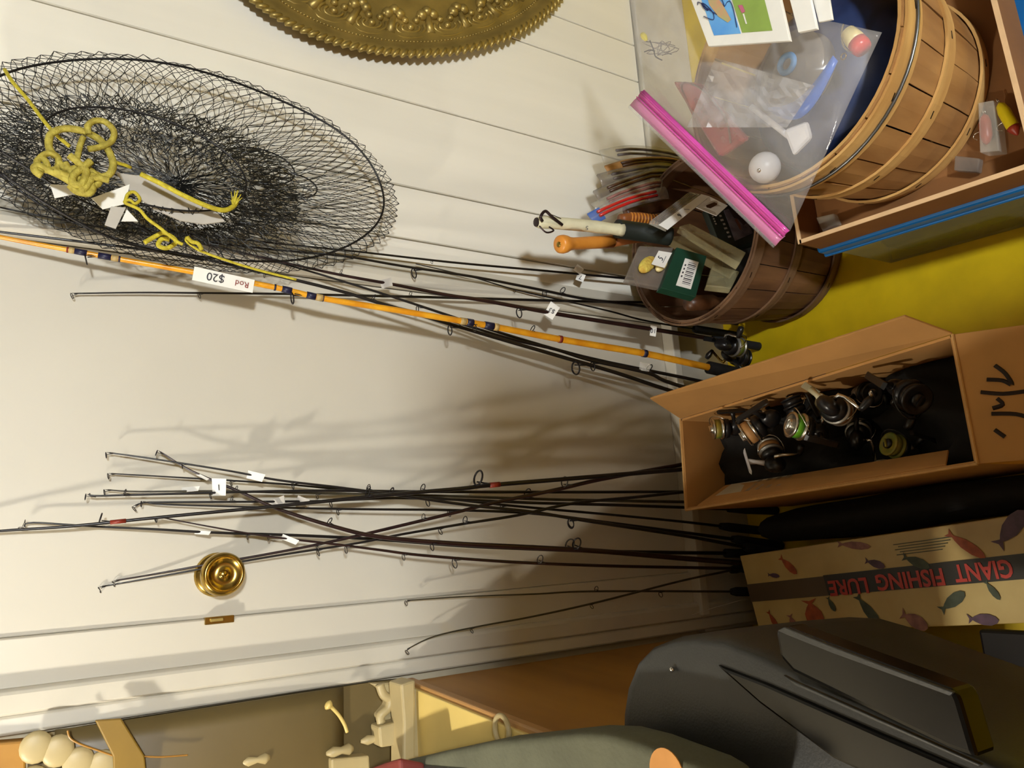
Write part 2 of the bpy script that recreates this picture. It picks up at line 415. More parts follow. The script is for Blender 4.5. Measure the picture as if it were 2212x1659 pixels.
# unseen shelf unit added behind the photographer to shade the lower left
bk = thing('shade_blocker_shelf', 'tall dark shelf unit added behind the photographer as a shade blocker', 'shelf', (-0.36, -0.50, 0))
for x in (-0.82, 0.40): MB().box((x, -0.62, 0), (x + 0.022, -0.36, 1.545)).build('side_panel', 'wood_side', bk, bevel=0.002)
for z in (0.06, 0.43, 0.80, 1.17, 1.523): MB().box((-0.80, -0.62, z), (0.402, -0.36, z + 0.022)).build('shelf_board', 'wood_side', bk, bevel=0.002)
MB().box((-0.80, -0.372, 0.06), (0.402, -0.362, 1.53)).build('back_panel', 'wood_side', bk)

# ================================================================ dresser at the left of the door
RD = 0.0547
def dr(x, y, z):                                  # dresser frame: x to the right from its far right corner, y into the wall
    c, s = math.cos(-RD), math.sin(-RD)
    return Vector((-0.2115 + c * x - s * y, 1.352 + s * x + c * y, z))
def dbox(x0, x1, y0, y1, z0, z1):
    return MB().hexa([dr(x0, y0, z0), dr(x1, y0, z0), dr(x1, y1, z0), dr(x0, y1, z0)], [dr(x0, y0, z1), dr(x1, y0, z1), dr(x1, y1, z1), dr(x0, y1, z1)])
ds = thing('dresser', 'brown wooden dresser with pale top beside the door casing', 'dresser', dr(-0.4, -0.28, 0))
dbox(-0.80, -0.006, -0.54, 0.0, 0.06, 0.950).build('carcass', 'wood_side', ds, bevel=0.002)
dbox(-0.78, -0.02, -0.52, -0.02, 0.0, 0.06).build('plinth', 'wood_edge', ds)
dbox(-0.81, 0.0, -0.552, 0.0, 0.950, 0.968).build('top_edge', 'wood_edge', ds, bevel=0.003)
dbox(-0.80, -0.008, -0.545, 0.0, 0.966, 0.974).build('top', 'cream_top', ds, bevel=0.002)
for k in range(3):
    d = dbox(-0.74, -0.06, -0.556, -0.538, 0.10 + k * 0.28, 0.36 + k * 0.28).build('drawer', 'wood_side', ds, bevel=0.004)
    MB().lathe(dr(-0.4, -0.554, 0.23 + k * 0.28), (0, -1, 0), [(0.006, 0), (0.006, 0.012), (0.014, 0.018), (0.012, 0.026), (0.0, 0.028)], 16).build('knob', 'brass', d, smooth=True)

# carved cream mirror standing at the back of the dresser top (only its right side shows)
cm = thing('mirror_stand', 'cream carved mirror stand with a mustard band on the dresser', 'mirror', (-0.36, 1.30, 0.974))
def pp(pts, Y): return [PW(x, y, Y) for x, y in pts]
MB().prism(pp([(898, 1468), (898, 2130), (868, 2130), (872, 1560), (866, 1478)], 1.278), (0, 0.055, 0)).build('base_rail', 'cream_carved', cm, bevel=0.004)
MB().box((-0.62, 1.290, 0.9735), (-0.222, 1.330, 0.990)).build('base_plinth', 'cream_carved', cm)
MB().prism(pp([(870, 1556), (873, 1608), (822, 1616), (818, 1570)], 1.318), (0, 0.04, 0)).build('block', 'cream_carved', cm, bevel=0.004)
MB().prism(pp([(868, 1474), (872, 1558), (822, 1566), (814, 1545), (835, 1520), (830, 1495), (800, 1476)], 1.352), (0, 0.02, 0)).build('bracket', 'cream_carved', cm, bevel=0.004)
MB().tube(catmull([PW(*p, 1.335) for p in ((820, 1478), (828, 1500), (842, 1512), (838, 1530), (822, 1545), (824, 1562))], 5), [0.008] * 26, 8).build('scroll', 'cream_carved', cm, smooth=True)
MB().prism(pp([(60, 1590), (58, 2130), (868, 2130), (872, 1466), (815, 1472), (640, 1498), (480, 1523), (300, 1551)], 1.372), (0, 0.012, 0)).build('back_board', 'taupe_panel', cm)
MB().prism(pp([(-60, 1610), (-60, 1700), (56, 1700), (56, 1600)], 1.352), (0, 0.03, 0)).build('end_post', 'wood_side', cm, bevel=0.003)
# domed panel
dome = []
for i in range(21):
    t = i / 20; x = 120 + t * 620
    h = math.sqrt(max(0.0, 1 - (2 * t - 1) ** 2)) ** 0.7
    row = []
    for j in range(13):
        s = j / 12
        y = 1594 - 0.149 * x + s * 500
        p = PW(x, y, 1.368) - Vector((0, 0.030 * h * math.sin(math.pi * (0.06 + 0.88 * s)) ** 0.7, 0))
        row.append(p)
    dome.append(row)
MB().grid(dome).build('domed_panel', 'taupe_panel', cm, smooth=True, thick=0.006)
MB().tube(catmull([PW(*p, 1.334) for p in ((146, 1578), (152, 1595), (175, 1608), (215, 1622), (243, 1632))], 5), 0.0014, 6).build('brown_line', 'wood_side', cm)  # thin brown tubes laid as lines over the domed panel
MB().tube(catmull([PW(*p, 1.334) for p in ((310, 1634), (350, 1635), (405, 1631))], 5), 0.0012, 6).build('brown_line', 'wood_side', cm)
MB().prism(pp([(205, 1556), (262, 1552), (312, 1632), (330, 1780), (360, 2060), (290, 2060), (250, 1760), (244, 1634)], 1.330), (0, 0.006, 0)).build('mustard_band', 'mustard', cm, bevel=0.002)
for i, (x, y) in enumerate(((78, 1614), (125, 1622), (170, 1648), (222, 1654), (70, 1690), (66, 1770), (64, 1850), (66, 1930), (70, 2010))):
    MB().ball(PW(x, y, 1.345), 0.026, 14, 9, (0.85, 0.22, 0.8)).build('scallop', 'cream_carved', cm, smooth=True)
for (x, y, r) in ((735, 1622, 0.010), (552, 1642, 0.009), (808, 1596, 0.009)):
    q = PW(x, y, 1.345)
    MB().lathe(q - Vector((0, 0, 0.022)), (0, 0, 1), [(r * 0.5, 0), (r, 0.008), (r * 0.6, 0.02), (r * 0.9, 0.034), (r * 0.3, 0.046)], 14).build('finial', 'cream_carved', cm, smooth=True)
MB().prism(pp([(716, 1640), (798, 1632), (802, 1700), (716, 1700)], 1.335), (0, 0.03, 0)).build('ledge', 'cream_carved', cm, bevel=0.003)
# curved hook in the pierced corner
MB().tube(catmull([PW(*p, 1.334) for p in ((704, 1520), (716, 1528), (732, 1545), (744, 1565), (750, 1582))], 5), [0.003, 0.006, 0.008, 0.008, 0.006, 0.003] + [0.003] * 15, 8).build('pierced_scroll', 'cream_top', cm, smooth=True)

dish = MB().torus(PF(1084, 1577, 0.9775), (0, 0, 1), 0.019, 0.0038, 28, 8)
tag(dish.build('ring_dish', 'cream_carved', smooth=True), 'small cream ring lying on the dresser top', 'ring')

# olive garment folded over the dresser's near end
oc = thing('folded_garment', 'olive grey folded garment with an orange print on the dresser', 'clothing', (-0.36, 0.80, 0.974))
op = [PF(x, y, 1.028) for x, y in ((866, 1644), (960, 1622), (1060, 1601), (1250, 1581), (1310, 1584), (1375, 1602), (1500, 1652), (1545, 1680), (1550, 1780), (1400, 1900), (1100, 1900), (900, 1760))]
MB().prism([Vector((p.x, p.y, 0.974)) for p in op], (0, 0, 0.054)).build('cloth', 'olive_cloth', oc, bevel=0.010, seg=4, smooth=True)
MB().prism([PF(x, y, 1.0275) for x, y in ((868, 1648), (1010, 1660), (1160, 1700), (1000, 1790), (872, 1700))], (0, 0, 0.004)).build('grey_fold', 'case_grey', oc, bevel=0.002)
c0 = PF(1442, 1674, 1.0275)
MB().lathe(c0, (0, 0, 1), [(0.024, 0), (0.024, 0.0012)], 28).build('orange_print', 'orange_print', oc)
rc_t = [PF(x, y, 1.072) for x, y in ((785, 1662), (830, 1645), (862, 1636), (866, 1700), (800, 1720))]
rc_c = sum(rc_t, Vector()) / 5
rc_b = [Vector((rc_c.x + (p.x - rc_c.x) * 0.9 - 0.012, rc_c.y + (p.y - rc_c.y) * 0.8 - 0.010, 1.028)) for p in rc_t]
MB().add(rc_b + rc_t, [(4, 3, 2, 1, 0), (5, 6, 7, 8, 9)] + [(i, (i + 1) % 5, 5 + (i + 1) % 5, 5 + i) for i in range(5)]).build('red_cloth', 'maroon', None, bevel=0.006, seg=3)
tag(bpy.data.objects['red_cloth'], 'dark red cloth corner beside the olive garment', 'cloth')

# ================================================================ grey case on a black stand
tt_ = thing('storage_tote', 'low black tote on the floor beside the printed box', 'tote', (-0.29, 0.5, 0))
MB().hexa([(-0.385, 0.22, 0), (-0.20, 0.22, 0), (-0.20, 0.74, 0), (-0.385, 0.74, 0)], [(-0.40, 0.20, 0.14), (-0.188, 0.20, 0.14), (-0.188, 0.755, 0.14), (-0.40, 0.755, 0.14)]).build('tub', 'black_plastic', tt_, bevel=0.008)
MB().box((-0.405, 0.195, 0.138), (-0.183, 0.760, 0.160)).build('lid', 'black_plastic', tt_, bevel=0.005)
st = thing('pedestal_stand', 'black pedestal stand under the grey hard case', 'stand', (-0.25, 0.41, 0.16))
MB().box((-0.33, 0.30, 0.16), (-0.19, 0.52, 0.18)).build('foot_plate', 'black_plastic', st, bevel=0.004)
MB().box((-0.29, 0.36, 0.18), (-0.21, 0.46, 0.64)).build('column', 'black_plastic', st, bevel=0.006)
MB().box((-0.33, 0.30, 0.64), (-0.19, 0.52, 0.66)).build('top_plate', 'black_plastic', st, bevel=0.004)
hc = thing('hard_case', 'dark grey hard plastic case with rounded end and glossy black rails', 'case', (-0.22, 0.5, 0.66))
cz = 0.93
outl = [PF(x, y, cz) for x, y in ((1340, 1600), (1341, 1545), (1350, 1485), (1372, 1430), (1405, 1396), (1450, 1378), (1500, 1372), (1570, 1378), (1660, 1412), (1800, 1478), (2010, 1575), (2240, 1680), (2240, 1800), (1600, 1800), (1380, 1700))]
top = MB()
n = len(outl); cc = sum(outl, Vector()) / n
rings = []
for f, dz in ((0.86, 0.006), (0.93, 0.004), (0.975, -0.004), (1.0, -0.022), (1.0, -0.08), (0.96, -0.18), (0.90, -0.27)):
    rings.append([Vector((cc.x + (p.x - cc.x) * f, cc.y + (p.y - cc.y) * f, cz + dz)) for p in outl])
vs = [v for r in rings for v in r]
fs = [(i * n + k, i * n + (k + 1) % n, (i + 1) * n + (k + 1) % n, (i + 1) * n + k) for i in range(len(rings) - 1) for k in range(n)]
fs += [tuple(range(n))[::-1], tuple(range((len(rings) - 1) * n, len(rings) * n))]
top.add(vs, fs).build('shell', 'case_grey', hc, smooth=True, bevel=0.002)
def rail(pl, z, m, name, h=0.012, bev=0.003):
    q = [PF(x, y, z) for x, y in pl]
    return MB().prism([p - Vector((0, 0, h)) for p in q], (0, 0, h)).build(name, m, hc, bevel=bev)
rail([(1545, 1436), (1650, 1476), (1900, 1586), (2200, 1716), (2120, 1790), (1800, 1640), (1640, 1520)], 0.941, 'black_gloss', 'black_rail', 0.008)
MB().ball(PF(1452, 1446, 0.940), 0.0030, 10, 6).build('stud', 'silver', hc, smooth=True)
rail([(1674, 1362), (1692, 1352), (1800, 1394), (2062, 1492), (2072, 1512), (2110, 1640), (2050, 1618), (1900, 1545), (1712, 1452), (1684, 1420)], 0.962, 'black_gloss', 'raised_rail', 0.030, 0.004)
rail([(1678, 1362), (1694, 1354), (1800, 1397), (2060, 1495), (2052, 1504), (1795, 1410), (1700, 1372)], 0.9640, 'case_grey', 'rail_edge', 0.004, 0.001)
rail([(1690, 1458), (1720, 1474), (2120, 1652), (2114, 1657), (1716, 1481)], 0.944, 'case_grey', 'rail_edge', 0.005, 0.001)

# ================================================================ printed lure box
LZ = 0.20
lb = thing('lure_display_box', 'cream printed box lettered giant fishing lure lying on the floor', 'box', (-0.11, 0.8, 0))
lq = Quad([PF(1597, 1201, LZ), PF(1641, 1369, LZ), PF(1641, 1369, LZ) + Vector((0.066, -0.80, 0)), PF(1597, 1201, LZ) + Vector((0.066, -0.80, 0))])
lq.n = Vector((0, 0, 1))
MB().prism([p - Vector((0, 0, 0.001)) for p in lq.p], (0, 0, -(LZ - 0.001))).build('carton', 'lure_box_print', lb, bevel=0.002)
lq.decal('title_band', 'lure_band', lb, 0.365, 0.25, 0.60, 0.995)
lq.decal('title_band_end', 'lure_band_brown', lb, 0.375, 0.0, 0.60, 0.25)
tb_dir = (lq.p[0] - lq.p[3]).normalized(); tb_up = (lq.p[1] - lq.p[0]).normalized()
for wd, v, L in (('GIANT', 0.636, 0.096), ('FISHING', 0.470, 0.130), ('LURE', 0.312, 0.086)):
    text(wd, lq.at(0.515 - 0.10 * (v - 0.3), v, 0.0016), tb_dir, tb_up, 0.040, 'lure_red', lb, width=L, bold=0.0010)
rp = random.Random(3)
def lure_print(u, v, L, W, ang, m):
    sh = [(0.5, 0), (0.42, 0.28), (0.22, 0.47), (-0.05, 0.45), (-0.25, 0.24), (-0.34, 0.10), (-0.5, 0.42), (-0.44, 0.0), (-0.5, -0.42), (-0.34, -0.10), (-0.25, -0.24), (-0.05, -0.45), (0.22, -0.47), (0.42, -0.28)]
    pts = []
    for x, y in sh:
        x *= L; y *= W
        pts.append((u + (x * math.sin(ang) + y * math.cos(ang)) / 0.17, v + (x * math.cos(ang) - y * math.sin(ang)) / 0.80))
    lq.blob('printed_lure', m, lb, pts, off=0.0011 + rp.random() * 0.0003)
for u, v, L, W, a, m in ((0.20, 0.155, 0.05, 0.018, 0.9, 'print_orange'), (0.07, 0.36, 0.07, 0.016, 0.2, 'print_rose'), (0.30, 0.40, 0.04, 0.016, 0.4, 'print_purple'),
        (0.33, 0.50, 0.05, 0.02, 0.5, 'print_green'), (0.22, 0.62, 0.07, 0.02, 0.8, 'print_orange'), (0.12, 0.72, 0.08, 0.028, -0.7, 'print_purple'),
        (0.80, 0.19, 0.06, 0.045, 1.5, 'print_orange'), (0.86, 0.06, 0.05, 0.014, 1.2, 'print_orange'), (0.80, 0.345, 0.07, 0.022, 1.1, 'print_green'),
        (0.93, 0.45, 0.05, 0.028, 0.6, 'print_rose'), (0.76, 0.55, 0.06, 0.02, -0.5, 'print_green'), (0.95, 0.60, 0.05, 0.02, 0.1, 'print_purple'),
        (0.80, 0.78, 0.10, 0.045, 0.9, 'print_orange'), (0.30, 0.10, 0.03, 0.01, 0.2, 'print_purple'), (0.70, 0.25, 0.03, 0.012, 1.3, 'print_green'),
        (0.68, 0.64, 0.035, 0.012, 1.2, 'print_green'), (0.90, 0.12, 0.04, 0.02, 1.4, 'print_rose')):
    lure_print(u, v, L, W, a, m)
for k in range(5):
    lq.decal('fine_print', 'print_green', lb, 0.12 + k * 0.028, 0.46 + 0.01 * (k % 2), 0.128 + k * 0.028, 0.60 - 0.008 * k, 0.0009)

# black bag squeezed between the two boxes
bg = []
for i in range(15):
    t = i / 14
    y = 0.45 + 0.765 * t
    xl = -0.043 + 0.0825 * (1.237 - y) + 0.003; xr = 0.064 + 0.0325 * (1.234 - y) - 0.003
    xm = (xl + xr) / 2; hw = (xr - xl) / 2 * (math.sin(math.pi * (0.05 + 0.90 * t))) ** 0.22
    row = []
    for k in range(13):
        a = 2 * math.pi * k / 12
        wob = 0.93 + 0.06 * math.sin(15 * t + (k % 12) * 1.7)
        row.append(Vector((xm + math.cos(a) * hw * wob, y, 0.0785 + math.sin(a) * 0.078 * (1 - 0.10 * abs(math.sin((k % 12) * 1.1 + i * 1.3)) * (math.sin(a) > 0)))))
    bg.append(row)
tag(MB().grid(bg).build('soft_bag', 'black_cloth', smooth=True), 'crumpled black bag squeezed between the cardboard box and printed box', 'bag')

# ================================================================ cardboard box of reels
BZ = 0.35
b_fr, b_fl, b_nr, b_nl = PF(1470, 905, BZ), PF(1482, 1102, BZ), PF(2058, 722, BZ), PF(2112, 1002, BZ)
cb = thing('cardboard_box', 'tall open cardboard box full of fishing reels', 'box', ((b_fl.x + b_nr.x) / 2, (b_fl.y + b_nr.y) / 2, 0))
def wallq(a, b, th, name, m='cardboard', z0=0.0):
    a = Vector(a); b = Vector(b); c = Vector(((b_fl.x + b_nr.x) / 2, (b_fl.y + b_nr.y) / 2, BZ))
    d = (b - a).normalized(); nn = Vector((d.y, -d.x, 0))
    if nn.dot(c - a) < 0: nn = -nn
    return MB().prism([Vector((a.x, a.y, z0)), Vector((b.x, b.y, z0)), Vector((b.x, b.y, BZ)), Vector((a.x, a.y, BZ))], nn * th).build(name, m, cb, bevel=0.0008)
wallq(b_fr, b_fl, 0.005, 'far_wall'); wallq(b_fl, b_nl, 0.005, 'side_wall'); wallq(b_nl, b_nr, 0.005, 'near_wall'); wallq(b_nr, b_fr, 0.005, 'side_wall')
MB().prism([Vector((p.x, p.y, 0.001)) for p in (b_fr, b_fl, b_nl, b_nr)], (0, 0, 0.004)).build('bottom', 'cardboard', cb)
def flap(pts, name, th=0.004):
    q = Quad(pts); o = q.slab(name, 'cardboard', cb, th, 0.001); return q, o
fq, fo = flap([b_fr, PX(1404, 862, 0.293), PX(1955, 684, 0.318), b_nr], 'flap')
MB().tube([fq.at(0.02, 0.30, 0.001), fq.at(0.02, 0.62, 0.001)], 0.0004, 4).build('pencil_mark', 'ink', fo)
nq, no = flap([b_nr, b_nl, b_nl + Vector((-0.004, -0.13, -0.045)), b_nr + Vector((-0.01, -0.13, -0.045))], 'flap')
for st_ in ([(0.28, 0.34), (0.35, 0.42), (0.44, 0.46), (0.40, 0.38), (0.38, 0.24)], [(0.47, 0.16), (0.50, 0.36), (0.50, 0.56)], [(0.53, 0.30), (0.58, 0.34), (0.60, 0.24)], [(0.64, 0.22), (0.66, 0.44), (0.71, 0.58)], [(0.76, 0.22), (0.82, 0.30)]):
    nq.stroke('marker_stroke', 'marker', no, st_, 0.0036, -0.0006)
MB().tube([b_fl + Vector((0, 0, 0.001)), b_nl + Vector((0, 0, 0.001))], 0.0024, 6).build('cut_edge', 'cardboard_edge', cb)
MB().tube([b_fl + Vector((0, 0, 0.001)), b_fr + Vector((0, 0, 0.001))], 0.0024, 6).build('cut_edge', 'cardboard_edge', cb)
MB().tube([b_nl + Vector((0, 0, 0.001)), b_nr + Vector((0, 0, 0.001))], 0.0024, 6).build('cut_edge', 'cardboard_edge', cb)
# folded inner flap on the left side with a torn paper label
lf = Quad([b_fl + Vector((0.008, -0.03, -0.004)), b_nl + Vector((0.006, 0.05, -0.004)), b_nl + Vector((0.034, 0.08, -0.075)), b_fl + Vector((0.048, -0.05, -0.075))])
lo_ = lf.slab('inner_flap', 'cardboard', cb, 0.004, 0.001)
lf.decal('paper_label', 'tape', lo_, 0.04, 0.40, 0.34, 0.98)
for k in range(4): lf.decal('tape_strip', 'clear_film', lo_, 0.20 + k * 0.05, 0.35, 0.222 + k * 0.05, 0.95, 0.0014)
def frame(d, up):
    d = Vector(d).normalized(); n = d.cross(Vector(up)).normalized(); return d, n.cross(d), n
def reel(name, label, c, d, up, s=1.0, body='reel_black', spool='dull_silver', line='reel_tan', arm='silver', knob='reel_black', foot='reel_black', bail=True):
    """spinning reel: d = spool axis, up = towards the foot"""
    c = Vector(c); d, u, n = frame(d, up)
    t = thing(name, label, 'reel', c, 'loose fishing reels in the cardboard box')
    P = lambda a, b, e: c + (d * a + u * b + n * e) * s
    MB().ball(P(-0.022, 0, 0), 0.019 * s, 14, 9, (1.1, 1.15, 0.75), (d, u, n)).build('gear_housing', body, t, smooth=True)
    MB().lathe(P(-0.008, 0, 0), d, [(0.012 * s, 0), (0.021 * s, 0.003 * s), (0.0225 * s, 0.012 * s), (0.021 * s, 0.014 * s)], 24).build('rotor', body, t, smooth=True)
    sp = MB().lathe(P(0.008, 0, 0), d, [(0.024 * s, 0), (0.025 * s, 0.002 * s), (0.024 * s, 0.005 * s), (0.018 * s, 0.006 * s), (0.018 * s, 0.019 * s), (0.0235 * s, 0.020 * s), (0.0235 * s, 0.0225 * s), (0.020 * s, 0.0235 * s), (0.017 * s, 0.0215 * s), (0.0, 0.0215 * s)], 28).build('spool', spool, t, smooth=True)
    MB().lathe(P(0.014, 0, 0), d, [(0.0185 * s, 0), (0.0215 * s, 0.0005 * s), (0.0215 * s, 0.0125 * s), (0.0185 * s, 0.013 * s)], 28, False).build('wound_line', line, sp, smooth=True)
    MB().lathe(P(0.0295, 0, 0), d, [(0.010 * s, 0), (0.010 * s, 0.004 * s), (0.008 * s, 0.006 * s), (0, 0.006 * s)], 18).build('drag_knob', arm, sp, smooth=True)
    MB().hexa([P(0.035, -0.0018, -0.009), P(0.035, 0.0018, -0.009), P(0.035, 0.0018, 0.009), P(0.035, -0.0018, 0.009)], [P(0.0385, -0.0018, -0.009), P(0.0385, 0.0018, -0.009), P(0.0385, 0.0018, 0.009), P(0.0385, -0.0018, 0.009)]).build('drag_tab', spool, sp)
    MB().tube([P(-0.018, 0.016, 0), P(-0.012, 0.034, 0), P(-0.008, 0.050, 0)], [0.006 * s, 0.0045 * s, 0.006 * s], 8).build('stem', foot, t, smooth=True)
    MB().hexa([P(-0.040, 0.050, -0.006), P(0.026, 0.050, -0.006), P(0.026, 0.050, 0.006), P(-0.040, 0.050, 0.006)], [P(-0.034, 0.054, -0.005), P(0.020, 0.054, -0.005), P(0.020, 0.054, 0.005), P(-0.034, 0.054, 0.005)]).build('foot', foot, t, bevel=0.001)
    if bail:
        pts = [P(0.006 + 0.026 * math.sin(math.pi * k / 10), 0.027 * math.cos(math.pi * k / 10), 0.028 * math.sin(math.pi * k / 10) + 0.002) for k in range(11)]
        MB().tube(pts, 0.0011 * s, 6).build('bail_wire', arm, t, smooth=True)
    h = MB().tube([P(-0.022, 0, 0.012), P(-0.022, 0, 0.024), P(-0.024, -0.012, 0.028), P(-0.028, -0.046, 0.030)], [0.004 * s, 0.004 * s, 0.0034 * s, 0.003 * s], 8).build('crank', arm, t, smooth=True)
    MB().lathe(P(-0.028, -0.046, 0.028), n, [(0.004 * s, 0), (0.0055 * s, 0.006 * s), (0.0075 * s, 0.016 * s), (0.006 * s, 0.026 * s), (0.0, 0.028 * s)], 14).build('crank_grip', knob, h, smooth=True)
    return t
U = Vector((0, 0, 1))
V_ = lambda x, y, z: Vector((x, y, z))
reel('spinning_reel', 'black and silver reel with a dark paddle grip in the box corner', PF(1569.0, 925.2, 0.330), V_(0.004, 0.575, 0.818), V_(0.558, -0.826, 0.082), 0.931, line='reel_olive', spool='silver', knob='reel_black')
reel('spinning_reel', 'reel with a silver slotted spool face and tan wound line', PF(1640.0, 920.2, 0.336), V_(-0.452, 0.748, 0.486), V_(0.514, -0.615, 0.598), 1.098, spool='silver', line='reel_tan', arm='silver')
reel('spinning_reel', 'reel wound with bright green line and a silver crank', PF(1742.0, 925.0, 0.324), V_(0.251, 0.351, 0.902), V_(-0.597, -0.796, 0.100), 1.078, line='reel_green', spool='silver', arm='silver', knob='reel_cream')
reel('spinning_reel', 'reel with a long cream foot plate', PF(1800.2, 883.1, 0.334), V_(-0.142, 0.275, -0.951), V_(0.725, 0.397, 0.563), 1.078, foot='reel_cream', spool='dull_silver')
reel('spinning_reel', 'reel with a white foot plate beside the left box side', PF(1668.0, 985.0, 0.288), V_(0.814, 0.465, -0.349), V_(-0.466, 0.280, 0.839), 0.980, foot='reel_white', spool='dull_silver')
reel('spinning_reel', 'dark reel with olive wound line deep in the box shade', PF(1945.6, 967.7, 0.252), V_(0.294, 0.229, 0.928), V_(0.263, -0.964, -0.034), 0.902, line='reel_olive', spool='reel_olive', arm='reel_black')
reel('spinning_reel', 'black reel with a pierced grey housing against the box flap', PF(1869.9, 847.7, 0.231), V_(-0.269, -0.818, 0.509), V_(-0.251, 0.832, 0.494), 0.860, body='dull_silver', line='reel_black', spool='reel_black')
reel('spinning_reel', 'all black reel lying near the handwritten flap', PF(1960.0, 850.0, 0.308), V_(-0.485, -0.728, 0.485), V_(0.282, 0.188, 0.941), 1.127, line='reel_black', spool='reel_black', arm='reel_black')
reel('spinning_reel', 'grey reel standing on its spool beside the green line reel', PF(1853.3, 939.7, 0.205), V_(0.528, 0.349, -0.774), V_(0.617, -0.449, 0.646), 0.980, line='reel_black', spool='dull_silver', knob='reel_cream')
reel('spinning_reel', 'black reel with a bare silver crank under the far flap', PF(1719.7, 887.1, 0.297), V_(0.963, 0.190, 0.193), V_(-0.159, -0.980, 0.116), 0.860, line='reel_black', spool='reel_black')

# the bin liner bulges up under the reels and carries them
bx = lambda u, v, z: Vector((b_fl.lerp(b_fr, u).lerp(b_nl.lerp(b_nr, u), v).x, b_fl.lerp(b_fr, u).lerp(b_nl.lerp(b_nr, u), v).y, z))
rr = random.Random(5)
RV = []
bpy.context.view_layer.update()
for o in bpy.context.scene.objects:
    q = o
    while q.parent: q = q.parent
    if o.type == 'MESH' and q.name.startswith('spinning_reel'): RV += [tuple(o.matrix_world @ v.co) for v in o.data.vertices]
RV = np.array(RV)
pk = []
for i in range(37):
    v = 0.012 + 0.976 * i / 36; row = []
    for j in range(17):
        p = bx(0.035 + 0.93 * j / 16, v, 0.0)
        near = RV[np.hypot(RV[:, 0] - p.x, RV[:, 1] - p.y) < 0.026]
        z = 0.236 + 0.008 * math.sin(i * 0.6 + j) + rr.uniform(-0.004, 0.004)
        if len(near): z = min(z, float(near[:, 2].min()) - 0.0035)
        row.append(Vector((p.x, p.y, max(z, 0.03))))
    pk.append(row)
tag(MB().grid(pk).build('black_liner', 'black_cloth', smooth=True, thick=0.003), 'black bin liner crumpled inside the reel box', 'liner')

# ================================================================ baskets
def basket(name, label, c, z0, h, r1, r2, ns, sm, hm, bands, wire=False):
    c = Vector((c[0], c[1], z0))
    t = thing(name, label, 'basket', c)
    R = lambda z: r2 + (r1 - r2) * z / h
    rb = random.Random(ns)
    for i in range(ns):
        a0 = 2 * math.pi * i / ns; da = 2 * math.pi / ns
        g = 0.035 + 0.03 * rb.random(); off = 0.0012 * (i % 2) + 0.0006 * rb.random()
        m = MB(); vs = []
        for j in range(5):
            z = h * j / 4
            for dr_ in (0.0, 0.0030):
                for e in (0.0, 0.5, 1.0):
                    a = a0 + da * (g / 2 + (1 - g) * e)
                    rr_ = R(z) - 0.004 + off + dr_ + 0.0008 * math.sin(j * 2 + i)
                    if j == 0: rr_ -= 0.004
                    vs.append(c + Vector((math.cos(a) * rr_, math.sin(a) * rr_, z)))
        fs = []
        for j in range(4):
            b0 = j * 6; b1 = b0 + 6
            for e in range(2):
                fs += [(b0 + e, b0 + e + 1, b1 + e + 1, b1 + e), (b0 + 3 + e, b1 + 3 + e, b1 + 4 + e, b0 + 4 + e)]
            fs += [(b0, b1, b1 + 3, b0 + 3), (b0 + 2, b0 + 5, b1 + 5, b1 + 2)]
        fs += [(0, 3, 4, 1), (1, 4, 5, 2), (24, 25, 28, 27), (25, 26, 29, 28)]
        m.add(vs, fs).build('stave', sm, t)
    MB().lathe(c + Vector((0, 0, 0.004)), U, [(0.001, 0), (r2 - 0.012, 0), (r2 - 0.012, 0.005), (0.001, 0.005)], 40).build('base_board', sm, t)
    for zc, hh, inner in bands:
        z0_, z1_ = zc - hh / 2, zc + hh / 2
        if inner: prof = [(R(z0_) - 0.0085, z0_), (R(z0_) - 0.0035, z0_), (R(z1_) - 0.0035, z1_), (R(z1_) - 0.0085, z1_)]
        else: prof = [(R(z0_) + 0.0005, z0_), (R(z0_) + 0.0050, z0_), (R(z1_) + 0.0050, z1_), (R(z1_) + 0.0005, z1_)]
        o = MB().lathe(c, U, prof + [prof[0]], 56, False).build('inner_hoop' if inner else 'hoop', hm, t, smooth=False)
        if not inner:
            for k in range(10):
                a = 2 * math.pi * (k + 0.3) / 10; d = Vector((math.cos(a), math.sin(a), 0)); tn = Vector((-d.y, d.x, 0))
                q = c + d * (R(zc) + 0.0048) + U * zc
                MB().hexa([q - tn * 0.006 - U * 0.0012, q + tn * 0.006 + U * 0.0006, q + tn * 0.006 + U * 0.0020, q - tn * 0.006 + U * 0.0002], [q - tn * 0.006 - U * 0.0012 + d * 0.001, q + tn * 0.006 + U * 0.0006 + d * 0.001, q + tn * 0.006 + U * 0.0020 + d * 0.001, q - tn * 0.006 + U * 0.0002 + d * 0.001]).build('staple', 'staple', o)
    if wire:
        MB().torus(c + U * (h - 0.030), U, R(h - 0.03) + 0.0075, 0.0028, 64, 6).build('rim_wire', 'wire_grey', t, smooth=True)
    return t
SB = (0.659, 1.146)
basket('bushel_basket', 'dark brown splint basket crammed with tackle by the door', SB, 0.0, 0.331, 0.192, 0.150, 20, 'stave_dark', 'hoop_dark',
       ((0.318, 0.028, False), (0.319, 0.024, True), (0.18, 0.026, False), (0.02, 0.026, False)))
BB = (0.760, 0.702); BB0 = 0.2385
basket('bushel_basket', 'honey coloured splint basket under a pink zip bag', BB, BB0, 0.300, 0.208, 0.172, 20, 'stave_light', 'hoop_light',
       ((0.274, 0.046, False), (0.288, 0.026, True), (0.150, 0.028, False), (0.018, 0.026, False)), True)

